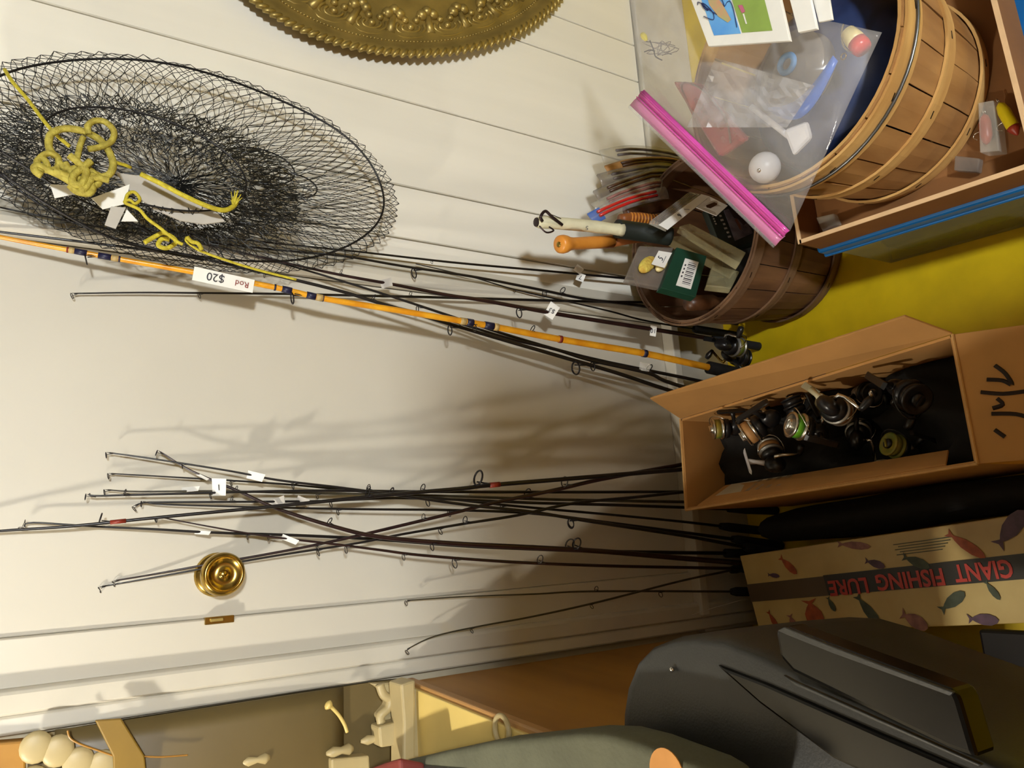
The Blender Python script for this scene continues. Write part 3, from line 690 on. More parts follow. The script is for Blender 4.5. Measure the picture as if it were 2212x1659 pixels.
# ================================================================ plastic bin with blue lid, cardboard tray on it
BA = 0.0885
def bn(x, y, z):                                 # x right, y towards the camera from the far left corner
    return Vector((0.553 + x * math.cos(0.02) - y * math.sin(BA), 0.893 + x * math.sin(0.02) - y * math.cos(BA), z))
def bnbox(x0, x1, y0, y1, z0, z1, tx=0.0):
    return MB().hexa([bn(x0 + tx, y0 + tx, z0), bn(x1 - tx, y0 + tx, z0), bn(x1 - tx, y1 - tx, z0), bn(x0 + tx, y1 - tx, z0)], [bn(x0, y0, z1), bn(x1, y0, z1), bn(x1, y1, z1), bn(x0, y1, z1)])
pb = thing('storage_bin', 'clear plastic storage bin with a blue lid on the yellow floor', 'storage bin', bn(0.27, 0.27, 0))
bnbox(0.0, 0.54, 0.0, 0.53, 0.0, 0.205, 0.002).build('tub', 'bin_clear', pb, bevel=0.008)
bnbox(-0.006, 0.55, -0.010, 0.54, 0.200, 0.234).build('lid', 'blue_lid', pb, bevel=0.006, smooth=False)
bnbox(-0.009, 0.553, -0.013, 0.543, 0.200, 0.208).build('lid_lip', 'blue_lid', pb, bevel=0.003)
bg2 = bnbox(0.012, 0.52, 0.03, 0.50, 0.004, 0.10, 0.004).build('tackle_bundle', 'black_cloth', None, bevel=0.03, seg=3)
tag(bg2, 'black bundle packed inside the clear storage bin', 'bundle')
TR0, TR1 = 0.234, 0.303
tr = thing('cardboard_tray', 'shallow cardboard tray on the blue lid holding lures', 'tray', bn(0.27, 0.27, TR0))
bnbox(0.004, 0.50, 0.008, 0.424, TR0, TR0 + 0.004).build('bottom', 'tray_card', tr)
for nm, a in (('side_wall', (0.0, 0.007, 0.004, 0.424)), ('side_wall', (0.497, 0.504, 0.004, 0.424)), ('far_wall', (0.0, 0.504, 0.0, 0.007)), ('near_wall', (0.0, 0.504, 0.421, 0.428))):
    wl = bnbox(*a, TR0, TR1 - 0.002).build(nm, 'tray_card', tr, bevel=0.001)
    bnbox(a[0] - 0.0005, a[1] + 0.0005, a[2] - 0.0005, a[3] + 0.0005, TR1 - 0.002, TR1).build('cut_edge', 'tray_edge', wl)
def lure(name, label, a, b, r, m, m2=None, tip='silver'):
    a = Vector(a); b = Vector(b); t = thing(name, label, 'lure', (a + b) / 2, 'lures in the cardboard tray')
    L = (b - a).length
    MB().lathe(a, b - a, [(0.001, 0), (r * 0.7, 0.006), (r, L * 0.3), (r, L * 0.75), (r * 0.55, L - 0.003), (0.001, L)], 14).build('body', m, t, smooth=True)
    d = (b - a).normalized()
    MB().torus(a - d * 0.004, d.cross(U), 0.004, 0.0008, 12, 5).build('line_eye', tip, t, smooth=True)
    hk = a.lerp(b, 0.5) - U * 0.003; s = d.cross(U).normalized()
    MB().tube(catmull([hk, hk + s * (r + 0.008), hk + s * (r + 0.012) + d * 0.006, hk + s * (r + 0.006) + d * 0.012], 4), 0.0007, 5).build('hook', tip, t, smooth=True)
    if m2: MB().lathe(b - d * 0.012, d, [(r * 1.02, 0), (r * 0.8, 0.006), (r * 0.3, 0.014), (0.0008, 0.016)], 14).build('head', m2, t, smooth=True)
    return t
lure('fishing_lure', 'bright yellow lure in the cardboard tray', PF(2158, 222, 0.262), PF(2196, 288, 0.262), 0.0095, 'lure_yellow', 'lure_redbrown')
lure('fishing_lure', 'dull red lure in a clear sleeve beside the honey basket', PF(2126, 246, 0.254), PF(2132, 312, 0.254), 0.0095, 'lure_redbrown')
for q, nm, lb_ in (((2112, 222), (2146, 216), (2158, 326), (2116, 330)), 'lure_sleeve', 'clear sleeve around the dull red lure in the tray'), (((2062, 336), (2116, 342), (2112, 372), (2060, 368)), 'lure_sleeve', 'smoky crumpled sleeve lying by the basket foot in the tray'), (((1762, 470), (1800, 461), (1810, 484), (1776, 500)), 'lure_sleeve', 'pale clear packet in the tray corner near the dark basket'):
    Q = Quad([PF(x, y, 0.268 if 'dull red' in lb_ else 0.256) for i, (x, y) in enumerate(q)])
    tag(Q.slab(nm, 'clear_film' if 'smoky' not in lb_ else 'smoke_film', None, 0.028 if 'dull red' in lb_ else 0.014, 0.002), lb_, 'packet')

# ================================================================ contents of the dark basket
GR = 'tackle standing in the dark basket'
def packet(name, label, quad, Ys, th, m, cat='packet', bevel=0.0):
    Q = Quad([PW(x, y, Y) for (x, y), Y in zip(quad, Ys)])
    c = Q.c - Q.n * th / 2
    t = thing(name, label, cat, c)
    Q.slab('sleeve', m, t, th, bevel)
    return t, Q
# taped gaff and wooden handled tool
g = thing('gaff', 'cream taped gaff handle with a dark hook standing in the dark basket', 'gaff', PW(1450, 512, 1.13))
MB().tube(catmull([PW(1160, 480, 1.17), PW(1200, 482, 1.165), PW(1270, 488, 1.16), PW(1344, 497, 1.15)], 5), [0.0105, 0.0120, 0.0125, 0.0125, 0.0120] + [0.0125] * 6 + [0.013, 0.0125, 0.0115, 0.0125, 0.0145], 12).build('taped_handle', 'mask_tape', g, smooth=True)
MB().lathe(PW(1160, 480, 1.17), PW(1150, 479, 1.17) - PW(1160, 480, 1.17), [(0.0095, 0), (0.009, 0.003), (0.0, 0.0035)], 12).build('end_cap', 'dark_metal', g)
MB().tube(catmull([PW(1215, 486, 1.152), PW(1192, 468, 1.15), PW(1178, 456, 1.15), (PW(1168, 468, 1.152)), PW(1172, 478, 1.155)], 5), 0.0030, 8).build('hook', 'dark_metal', g, smooth=True)
MB().tube(catmull([PW(1165, 488, 1.153), PW(1180, 502, 1.15), PW(1196, 498, 1.152), PW(1186, 490, 1.152)], 5), 0.0018, 6).build('hook', 'dark_metal', g, smooth=True)
MB().tube([PW(1178, 458, 1.15), PW(1212, 472, 1.152)], 0.0008, 5).build('wire', 'dark_metal', g)
MB().tube(catmull([PW(1332, 494, 1.16), PW(1375, 500, 1.15), PW(1412, 505, 1.135), PW(1448, 511, 1.122)], 5), 0.020, 12).build('sleeve', 'dark_green', g, smooth=True)
text('5', PW(1268, 492, 1.145), -IMX, IMY, 0.012, 'ink', g, name='pen_mark')
h = thing('wooden_handle', 'turned orange wooden tool handle standing in the dark basket', 'handle', PW(1400, 512, 1.14))
a = PW(1207, 528, 1.165); b = PW(1320, 522, 1.190); L = (b - a).length; d = b - a
MB().lathe(a, d, [(0.0, 0), (0.0145, 0.0004), (0.0180, 0.004), (0.0190, 0.012), (0.0175, 0.022), (0.0140, 0.032), (0.0128, 0.045), (0.0132, L * 0.7), (0.0145, L), (0.0, L)], 24).build('grip', 'handle_wood', h, smooth=True)
MB().lathe(a, -d, [(0.006, 0), (0.0055, 0.0012), (0.003, 0.0016), (0, 0.0010)], 14).build('end_screw', 'brass', h, smooth=True)
MB().tube([b, PW(1372, 515, 1.204), PW(1440, 512, 1.215)], [0.0125, 0.0105, 0.0100], 14).build('shaft', 'shaft_brown', h, smooth=True)
# second brown handle lying deeper, woven orange
t = thing('cork_grip', 'orange ribbed grip half hidden behind the dark sleeve', 'grip', PW(1390, 478, 1.16))
MB().tube(catmull([PW(1340, 474, 1.198), PW(1380, 470, 1.190), PW(1424, 478, 1.172)], 4), 0.012, 12).build('core', 'shaft_brown', t, smooth=True)
for k in range(9):
    p = PW(1362, 471.5, 1.194).lerp(PW(1416, 476, 1.176), k / 8)
    MB().torus(p, PW(1416, 476, 1.176) - PW(1362, 471.5, 1.194), 0.012, 0.0018, 16, 6).build('rib', 'handle_wood', t, smooth=True)

# green carton with barcode + clear blister with the yellow fly
t, Q = packet('green_carton', 'dark green carton with a white barcode label', [(1462, 534), (1527, 553), (1503, 642), (1428, 622)], [1.085, 1.075, 1.06, 1.07], 0.018, 'green_card', 'carton', 0.001)
Q.decal('barcode_label', 'paper_white', t, 0.36, 0.20, 0.80, 0.86)
for k in range(13):
    v = 0.27 + 0.042 * k; wd_ = (0.007, 0.016, 0.010, 0.020)[k * 7 % 4]
    Q.decal('bar', 'ink', t, 0.50, v, 0.74, v + wd_, 0.0012)
for k in range(4): Q.decal('digit', 'ink', t, 0.41, 0.34 + 0.09 * k, 0.45, 0.38 + 0.09 * k, 0.0012)
t, Q = packet('blister_pack', 'clear blister pack holding a yellow fluffy fly', [(1382, 530), (1456, 534), (1424, 622), (1350, 606)], [1.10, 1.09, 1.075, 1.085], 0.012, 'smoke_film', 'packet', 0.003)
c = Q.at(0.40, 0.55, 0.006)
MB().ball(c, 0.026, 14, 9, (0.75, 1.0, 0.4), (Q.p[1].__sub__(Q.p[0]).normalized(), (Q.p[3] - Q.p[0]).normalized(), Q.n)).build('fly', 'yellow_fluff', t, smooth=True)
MB().ball(Q.at(0.80, 0.52, 0.006), 0.017, 12, 8, (0.8, 1.2, 0.4), ((Q.p[1] - Q.p[0]).normalized(), (Q.p[3] - Q.p[0]).normalized(), Q.n)).build('fly_tail', 'lure_cream', t, smooth=True)
PQ = Quad([Q.at(0.52, 0.26, 0.018), Q.at(0.92, 0.28, 0.018), Q.at(0.86, 0.66, 0.018), Q.at(0.46, 0.62, 0.018)])
st_ = PQ.slab('price_sticker', 'paper_white', t, 0.0006)
text('5', PQ.at(0.42, 0.5, 0.0008), PQ.p[0] - PQ.p[3], PQ.p[0] - PQ.p[1], 0.017, 'ink', st_, name='pen_mark')
PQ.stroke('pen_mark', 'ink', st_, [(0.70, 0.3), (0.70, 0.75)], 0.0005)
# clear tubes
for q, Y, nm in (([(1468, 488), (1490, 482), (1612, 545), (1598, 570)], (1.085, 1.085, 1.015, 1.015), 'clear square lure tube leaning across the dark basket'),
                 ([(1440, 512), (1472, 508), (1600, 566), (1585, 590)], (1.150, 1.150, 1.085, 1.085), 'amber tinted tube below the square tube'),
                 ([(1540, 570), (1598, 586), (1580, 622), (1526, 616)], (1.095, 1.065, 1.045, 1.085), 'empty clear tray beside the green carton')):
    tt, Q = packet('lure_tube', nm, q, Y, 0.018, 'clear_tube', 'tube', 0.002)
t, Q = packet('photo_carton', 'dark card carton with a photograph panel', [(1524, 448), (1592, 436), (1640, 520), (1560, 540)], [1.150, 1.130, 1.085, 1.110], 0.02, 'dark_card', 'carton', 0.001)
PQ = Quad([Q.at(0.48, 0.15, 0.0008), Q.at(0.98, 0.10, 0.0008), Q.at(0.95, 0.80, 0.0008), Q.at(0.40, 0.88, 0.0008)])
ph = PQ.slab('photograph', 'photo_sky', t, 0.0006)
PQ.blob('angler_print', 'photo_dark', ph, [(0.3, 0.0), (1.0, 0.0), (1.0, 0.62), (0.72, 0.66), (0.6, 0.4), (0.42, 0.34)])
PQ.blob('angler_print', 'print_rose', ph, [(0.40, 0.40), (0.52, 0.38), (0.58, 0.62), (0.50, 0.78), (0.44, 0.70)])
for k in range(7): Q.decal('faint_print', 'paper_grey', t, 0.27 + 0.02 * (k % 2), 0.14 + 0.10 * k, 0.35, 0.18 + 0.10 * k, 0.0010)
for k in range(5): Q.decal('faint_print', 'paper_grey', t, 0.08, 0.16 + 0.06 * k, 0.12, 0.19 + 0.06 * k, 0.0010)
t, Q = packet('header_card_pack', 'clear worm pack with a white header card numbered six', [(1404, 478), (1490, 414), (1530, 424), (1440, 494)], [1.085, 1.075, 1.055, 1.065], 0.008, 'clear_film')
PQ = Quad([Q.at(0.0, 0.52, 0.001), Q.at(1.0, 0.62, 0.001), Q.at(1.0, 1.06, 0.001), Q.at(-0.02, 1.10, 0.001)])
hd = PQ.slab('header_card', 'paper_white', t, 0.0006)
text('6', PQ.at(0.36, 0.55, 0.001), PQ.p[0] - PQ.p[1], PQ.p[3] - PQ.p[0], 0.015, 'ink', hd, name='pen_mark')
PQ.stroke('pen_mark', 'ink', hd, [(0.52, 0.3), (0.56, 0.75)], 0.0005)
for k in range(5): Q.decal('worm', 'worm_grey', t, 0.05, 0.06 + k * 0.09, 0.95, 0.10 + k * 0.09, 0.0008)
t, Q = packet('hang_tag', 'white hang tag with a dark slot tucked under the honey basket rim', [(1500, 446), (1532, 424), (1572, 444), (1548, 466)], [1.09, 1.085, 1.06, 1.07], 0.002, 'paper_white', 'tag')
Q.blob('slot', 'worm_brown', t, [(0.25, 0.40), (0.35, 0.30), (0.78, 0.42), (0.80, 0.55), (0.70, 0.62), (0.30, 0.55)])
# curved bundle of worm packs
def pack_strip(label, pts, wid, Y, m, m2=None, th=0.004):
    t = thing('worm_pack', label, 'packet', PW(*pts[-1], Y), GR)
    P = catmull([PW(x, y, Y + 0.004 * math.sin(i)) for i, (x, y) in enumerate(pts)], 5)
    rows = []
    for i, p in enumerate(P):
        dd = (P[min(i + 1, len(P) - 1)] - P[max(i - 1, 0)]).normalized(); s = dd.cross(TOCAM).normalized()
        rows.append([p + s * wid * (e - 0.5) + TOCAM * 0.006 * math.sin(math.pi * e) for e in (0, 0.25, 0.5, 0.75, 1.0)])
    MB().grid(rows).build('pouch', m, t, smooth=True, thick=th)
    if m2:
        for k in (0.3, 0.62):
            MB().tube([rows[i][0].lerp(rows[i][-1], k) + TOCAM * 0.008 for i in range(3, len(rows) - 1, 2)], 0.0035, 6).build('worm', m2, t, smooth=True)
    return t, rows
pack_strip('pale packet curling at the back of the dark basket', ((1300, 340), (1360, 330), (1430, 336), (1480, 348)), 0.036, 1.300, 'clear_film', 'worm_grey')
pack_strip('tan worm packet behind the curled clear packets', ((1310, 368), (1370, 352), (1440, 350), (1488, 362)), 0.022, 1.276, 'reel_tan', 'worm_brown')
pack_strip('grey worm packet curling over the basket rim', ((1296, 392), (1350, 378), (1430, 366), (1478, 382)), 0.034, 1.252, 'smoke_film', 'worm_grey')
pack_strip('brown worm packet in the curled bundle', ((1288, 425), (1340, 402), (1420, 378), (1474, 392)), 0.028, 1.230, 'smoke_film', 'worm_brown')
pack_strip('clear packet with red print in the curled bundle', ((1284, 452), (1340, 424), (1410, 402), (1428, 403)), 0.028, 1.210, 'clear_film', 'print_rose')
t, rows = pack_strip('blue ended packet lowest of the curled bundle', ((1276, 474), (1310, 456), (1370, 432), (1440, 416)), 0.028, 1.190, 'bag_clear', 'red_paint')
MB().prism([rows[0][0], rows[0][-1], rows[4][-1], rows[4][0]], TOCAM * 0.003).build('blue_band', 'blue_plastic', t)
t = thing('worm_pack', 'dark brown worm packet showing below the curled bundle', 'packet', PW(1400, 460, 1.16), GR)
MB().tube(catmull([PW(1352, 462, 1.235), PW(1392, 450, 1.228), PW(1440, 444, 1.220), PW(1484, 450, 1.210)], 5), 0.017, 10, squash=0.5).build('pouch', 'worm_brown', t, smooth=True)
t = thing('lure_bottle', 'amber bottle lying deep in the dark basket', 'bottle', PW(1500, 668, 1.10))
MB().lathe(PW(1482, 656, 1.140), PW(1552, 652, 1.125) - PW(1482, 656, 1.140), [(0.0, 0), (0.015, 0.002), (0.017, 0.02), (0.017, 0.07), (0.010, 0.085), (0.010, 0.10), (0.0, 0.10)], 20).build('glass', 'worm_brown', t, smooth=True)
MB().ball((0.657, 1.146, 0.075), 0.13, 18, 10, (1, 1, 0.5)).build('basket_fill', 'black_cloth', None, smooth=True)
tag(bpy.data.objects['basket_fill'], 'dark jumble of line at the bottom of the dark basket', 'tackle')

# ================================================================ contents of the honey basket
RZ = BB0 + 0.300
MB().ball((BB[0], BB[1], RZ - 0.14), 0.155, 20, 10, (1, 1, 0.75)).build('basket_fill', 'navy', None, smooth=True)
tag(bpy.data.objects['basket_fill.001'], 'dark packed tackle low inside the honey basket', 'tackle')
zb = thing('zip_bag', 'large clear zip bag with a pink closure slumped over the honey basket', 'bag', (BB[0], BB[1], RZ - 0.02))
rz = random.Random(11)
CR = [(rz.uniform(0, 2 * math.pi), rz.uniform(0.10, 0.34), rz.uniform(0, 6), rz.uniform(0.003, 0.008)) for _ in range(9)]
def crump(i, j): return sum((abs(math.sin((i * math.cos(a_) + j * math.sin(a_)) * f_ + p_)) - 0.6) * h_ for a_, f_, p_, h_ in CR)
A = (1392, 196); B = (1706, 500); C = (1905, 70); D = (1352, -50)
def bagp(u, v):                                   # u along the zip, v away from it
    x = (A[0] * (1 - u) + B[0] * u) * (1 - v) + (D[0] * (1 - u) + C[0] * u) * v
    y = (A[1] * (1 - u) + B[1] * u) * (1 - v) + (D[1] * (1 - u) + C[1] * u) * v
    return x, y
rows = []
for i in range(29):
    u = i / 28; row = []
    for j in range(25):
        v = j / 24; x, y = bagp(u, v)
        z = 0.592 - 0.045 * u * (1 - v) + 0.040 * min(1.0, v * 4) + 0.012 * math.sin(math.pi * v) + max(-0.012, min(0.016, crump(i, j))) * min(1.0, j / 3)
        row.append(PF(x, y, z))
    rows.append(row)
MB().grid(rows).build('film', 'bag_clear', zb, smooth=True, thick=0.0005)
def zl(u, k):                                     # pixel across the zip band; k in px away from the bag
    x = A[0] * (1 - u) + B[0] * u; y = A[1] * (1 - u) + B[1] * u
    nx, ny = -0.70, 0.71
    return PF(x + nx * k, y + ny * k, 0.592 - 0.045 * u + 0.0035 * math.sin(u * 9))
for k0, k1, m, nm, dz in ((-2, 16, 'bag_pink', 'zip_track', 0.002), (14, 44, 'bag_pink_light', 'zip_lip', 0.0), (42, 50, 'bag_clear', 'zip_hem', 0.0)):
    MB().grid([[zl(i / 20, k0) + U * dz, zl(i / 20, (k0 + k1) / 2) + U * (dz + 0.0015), zl(i / 20, k1) + U * dz] for i in range(21)]).build(nm, m, zb, smooth=True, thick=0.0016)
MB().tube([zl(i / 20, 5) + U * 0.0045 for i in range(21)], 0.0016, 6).build('zip_ridge', 'bag_pink', zb, smooth=True)
MB().tube([zl(i / 20, 20) + U * 0.003 for i in range(21)], 0.0013, 6).build('zip_ridge', 'bag_pink', zb, smooth=True)

ib = []
ri = random.Random(31)
for i in range(17):
    row = []
    for j in range(13):
        u_, v_ = i / 16, j / 12
        x = 1545 + 215 * u_ - 60 * v_; y = 125 + 150 * v_ + 60 * u_ * (1 - v_)
        row.append(PF(x, y, 0.595 + ri.uniform(-0.006, 0.006) + 0.005 * math.sin(u_ * 9 + v_ * 5)))
    ib.append(row)
tag(MB().grid(ib).build('crinkled_pouch', 'pouch_film', None, thick=0.0005), 'crinkled cellophane pouch inside the zip bag', 'pouch')
# card packs in the bag
def zcard(name, label, quad, zs, th, m, cat='packet', bevel=0.0008):
    Q = Quad([PF(x, y, z) for (x, y), z in zip(quad, zs)])
    t = thing(name, label, cat, Q.c - Q.n * th / 2, 'card packs in the zip bag' if name == 'card_pack' else None)
    Q.slab('card', m, t, th, bevel); return t, Q
t, Q = zcard('card_pack', 'white card pack printed with a jumping fish and price', [(1478, -40), (1672, -60), (1706, 88), (1530, 100)], [0.668, 0.668, 0.668, 0.668], 0.006, 'paper_white')
Q.decal('blue_print', 'card_blue', t, 0.13, 0.02, 0.47, 0.85)
Q.decal('green_print', 'card_green', t, 0.49, 0.02, 0.84, 0.84)
Q.blob('fish_print', 'fish_pink', t, [(0.22, 0.18), (0.30, 0.16), (0.37, 0.42), (0.41, 0.64), (0.36, 0.68), (0.27, 0.58), (0.21, 0.40)], 0.0013)
Q.blob('float_print', 'pink_print', t, [(0.54, 0.44), (0.59, 0.44), (0.60, 0.54), (0.56, 0.56)], 0.0013)
Q.decal('float_stem', 'paper_white', t, 0.565, 0.57, 0.58, 0.72, 0.0013)
for s_ in ([(0.07, 0.38), (0.08, 0.34), (0.13, 0.38), (0.17, 0.48), (0.13, 0.44), (0.12, 0.36), (0.17, 0.40), (0.22, 0.52), (0.20, 0.62), (0.14, 0.60), (0.09, 0.56)], [(0.12, 0.40), (0.26, 0.55)], [(0.36, 0.22), (0.38, 0.36), (0.385, 0.44), (0.43, 0.38), (0.47, 0.38), (0.475, 0.52), (0.45, 0.76)], [(0.29, 0.10), (0.295, 0.32)]):
    Q.stroke('pen_mark', 'blue_ink', t, s_, 0.0006, 0.0014)
t, Q = zcard('card_pack', 'plain white card pack second in the fanned stack', [(1690, -60), (1738, -60), (1764, 62), (1724, 70)], [0.668, 0.668, 0.668, 0.668], 0.006, 'paper_white')
t, Q = zcard('card_pack', 'plain white card pack end of the fanned stack', [(1740, -60), (1782, -60), (1798, 42), (1768, 48)], [0.660, 0.660, 0.660, 0.660], 0.004, 'paper_white')
# blue spool
sp = thing('line_spool', 'blue line spool seen through the zip bag', 'spool', PF(1716, 150, 0.55))
c = PF(1712, 150, 0.566); ax = Vector((-0.06, 0.02, 1.0))
MB().lathe(c, -ax, [(0.012, -0.004), (0.060, -0.003), (0.060, 0.0), (0.024, 0.002), (0.024, 0.02), (0.060, 0.022), (0.060, 0.025), (0.012, 0.026)], 40).build('flange', 'smoke_film', sp, smooth=True)
MB().torus(PF(1700, 138, 0.571), ax, 0.0135, 0.005, 24, 8).build('hub', 'blue_pale', sp, smooth=True)
arc = []
for k in range(15):
    t_ = k / 14
    x = 1660 + (1800 - 1660) * t_; y = 232 - 112 * t_ + 34 * math.sin(math.pi * t_)
    arc.append([PF(x, y, 0.577), PF(x + 10, y + 12 + 26 * math.sin(math.pi * t_), 0.572)])
MB().grid(arc).build('rim_band', 'blue_plastic', sp, smooth=True, thick=0.004)
t = thing('lure_box', 'translucent red lure box under the pink zip', 'lure box', PF(1500, 250, 0.56))
Q = Quad([PF(1450, 175, 0.580), PF(1508, 178, 0.580), PF(1610, 300, 0.568), PF(1550, 340, 0.560)])
Q.slab('shell', 'red_clear', t, 0.016, 0.006)
MB().tube(catmull([Q.at(0.05, 0.5, 0.002), Q.at(0.3, 0.06, 0.002), Q.at(0.9, 0.1, 0.002), Q.at(0.98, 0.6, 0.002), Q.at(0.6, 0.95, 0.002)], 5), 0.0016, 6).build('rim', 'print_rose', t, smooth=True)
for u_, v_ in ((0.5, 0.35), (0.45, 0.62), (0.7, 0.7)):
    MB().ball(Q.at(u_, v_, 0.001), 0.008, 10, 6).build('bead', 'lure_redbrown', t, smooth=True)
t = thing('float', 'white round float low in the zip bag', 'float', PF(1650, 372, 0.53))
MB().ball(PF(1652, 362, 0.545), 0.026, 20, 12).build('ball', 'white_plastic', t, smooth=True)
MB().ball(PF(1640, 368, 0.566), 0.004, 10, 6).build('eyelet', 'silver', t, smooth=True)
t, Q = zcard('plastic_scoop', 'white plastic scoop beside the round float', [(1690, 282), (1742, 262), (1752, 300), (1712, 340)], [0.568, 0.560, 0.545, 0.548], 0.014, 'white_plastic', 'scoop', 0.006)
MB().tube([Q.at(0.1, 0.3, -0.007), Q.at(-0.9, -0.9, -0.01)], 0.005, 8).build('scoop_handle', 'white_plastic', t, smooth=True)
a, b = PF(1828, 66, 0.565), PF(1866, 108, 0.560)
t = thing('plug_lure', 'cream and red plug lure beside the spool', 'lure', (a + b) / 2)
L = (b - a).length
MB().lathe(a, b - a, [(0.0005, 0), (0.011, 0.004), (0.0135, L * 0.4), (0.014, L * 0.62)], 16).build('body', 'lure_cream', t, smooth=True)
MB().lathe(a.lerp(b, 0.6), b - a, [(0.014, 0), (0.0145, L * 0.2), (0.0125, L * 0.38), (0.0, L * 0.4)], 16).build('head', 'red_paint', t, smooth=True)
MB().tube(catmull([PF(1822, 52, 0.568), PF(1818, 70, 0.57), PF(1822, 100, 0.57), PF(1838, 112, 0.568), PF(1852, 106, 0.57)], 4), 0.0014, 6).build('hook', 'silver', t, smooth=True)
MB().torus(PF(1822, 122, 0.565), ax, 0.0045, 0.0011, 16, 6).build('split_ring', 'brass', t, smooth=True)
# small lure and hooks seen at the far side of the bag
t = thing('hook_lure', 'small yellow lure with dark hooks inside the zip bag', 'lure', PF(1410, 100, 0.60))
MB().lathe(PF(1386, 72, 0.606), PF(1404, 98, 0.606) - PF(1386, 72, 0.606), [(0.0005, 0), (0.005, 0.004), (0.006, 0.014), (0.003, 0.024), (0.0005, 0.026)], 12).build('body', 'lure_yellow', t, smooth=True)
for q in (((1404, 88), (1412, 108), (1416, 122), (1430, 130)), ((1392, 112), (1404, 108), (1414, 110))):
    MB().tube(catmull([PF(x, y, 0.606) for x, y in q], 4), 0.0012, 6).build('hook', 'ink', t, smooth=True)
hkq = [(1430 + 45 * math.sin(k * 2.4) * (0.5 + 0.5 * math.sin(k)), 104 + 16 * math.cos(k * 1.9)) for k in range(16)]
MB().tube(catmull([PF(x, y, 0.606) for x, y in hkq], 4), 0.0007, 5).build('leader_coil', 'worm_grey', t, smooth=True)

# ================================================================ brass tray leaning on the boards
tn = Vector((0, -1, 0)); tc = Vector((1.418, 1.362, 0.871)); TA, TB, TT = 0.515, 0.302, 2.105
bt = thing('brass_tray', 'large oval embossed brass tray with a rope edge hanging on the board wall', 'tray', tc)
tu = Vector((math.cos(TT), 0, math.sin(TT))); tv = Vector((-math.sin(TT), 0, math.cos(TT)))
def tp(r, a, e):                                  # r in metres of a 0.447 m round tray, bent to the oval
    d_ = 0.447 - r                                # distance from the edge stays true
    return tc + tu * math.cos(a) * (TA - d_ * 1.05) + tv * math.sin(a) * (TB - d_ * 0.66) + tn * e
def tang(a): return (tu * -math.sin(a) * TA + tv * math.cos(a) * TB).normalized()
dish_prof = [(0.447, 0.006), (0.447, 0.010), (0.435, 0.012), (0.415, 0.004), (0.385, -0.007), (0.365, -0.004), (0.345, -0.009), (0.30, -0.012), (0.20, -0.013), (0.10, -0.013), (0.02, -0.013)]
MB().grid([[tp(r, 2 * math.pi * k / 96, e) for k in range(97)] for r, e in dish_prof] + [[tc + tn * -0.013] * 97]).build('dish', 'old_brass', bt, smooth=True, thick=0.003)
ropem = None
for k in range(150):
    a = 2 * math.pi * k / 150; da = 2 * math.pi / 150
    if ropem is None:
        me = MB().tube([(-0.008, 0.010, 0), (0, 0, 0), (0.008, -0.010, 0)], [0.004, 0.0065, 0.004], 8)
        ropem = me.mesh('rope_twist'); ropem.materials.append(MATS['old_brass'])
        for p in ropem.polygons: p.use_smooth = True
    o = link('rope_twist', ropem, bt)
    ty = tang(a); rx = ty.cross(tn)
    M = Matrix(((rx.x, ty.x, tn.x, 0), (rx.y, ty.y, tn.y, 0), (rx.z, ty.z, tn.z, 0), (0, 0, 0, 1)))
    o.matrix_local = Matrix.Translation(tp(0.444, a, 0.010) - bt.location) @ M
bead = MB()
for k in range(300):
    a = 2 * math.pi * k / 300
    bead.ball(tp(0.392, a, -0.002), 0.0032, 6, 4)
o = bead.build('bead_border', 'old_brass', bt, smooth=True); o['kind'] = 'stuff'
NM = 24
for k in range(NM):
    a = 2 * math.pi * (k + 0.5) / NM; da = 2 * math.pi / NM
    lo, mid = [], []
    m = MB()
    for rr_, s_ in ((0.040, 0.0042), (0.029, 0.0040), (0.018, 0.0036)):
        pts = []
        for e in range(13):
            t_ = -0.15 + 1.3 * e / 12
            pts.append(tp(0.338 + rr_ * 0.95 * math.sin(math.pi * t_), a + (rr_ * 1.15 * math.cos(math.pi * t_)) / 0.34, -0.007))
        m.tube(pts, s_, 6)
    m.ball(tp(0.336, a, -0.008), 0.009, 10, 6)
    for sg in (-1, 1):
        m.ball(tp(0.312, a + sg * 0.040, -0.008), 0.0085, 8, 6)
        m.ball(tp(0.296, a + sg * 0.062, -0.008), 0.0065, 8, 6)
    m.build('shell_motif', 'old_brass', bt, smooth=True)['kind'] = 'stuff'
    m = MB()
    for e in (-1, 0, 1):
        m.ball(tp(0.292 - 0.012 * (1 - abs(e)), a + da / 2 + e * 0.045, -0.008), 0.013, 10, 6, (1, 1, 1))
    m.tube([tp(0.36, a + da / 2, -0.008), tp(0.30, a + da / 2, -0.007)], [0.012, 0.006], 8)
    m.build('palmette_motif', 'old_brass', bt, smooth=True)['kind'] = 'stuff'
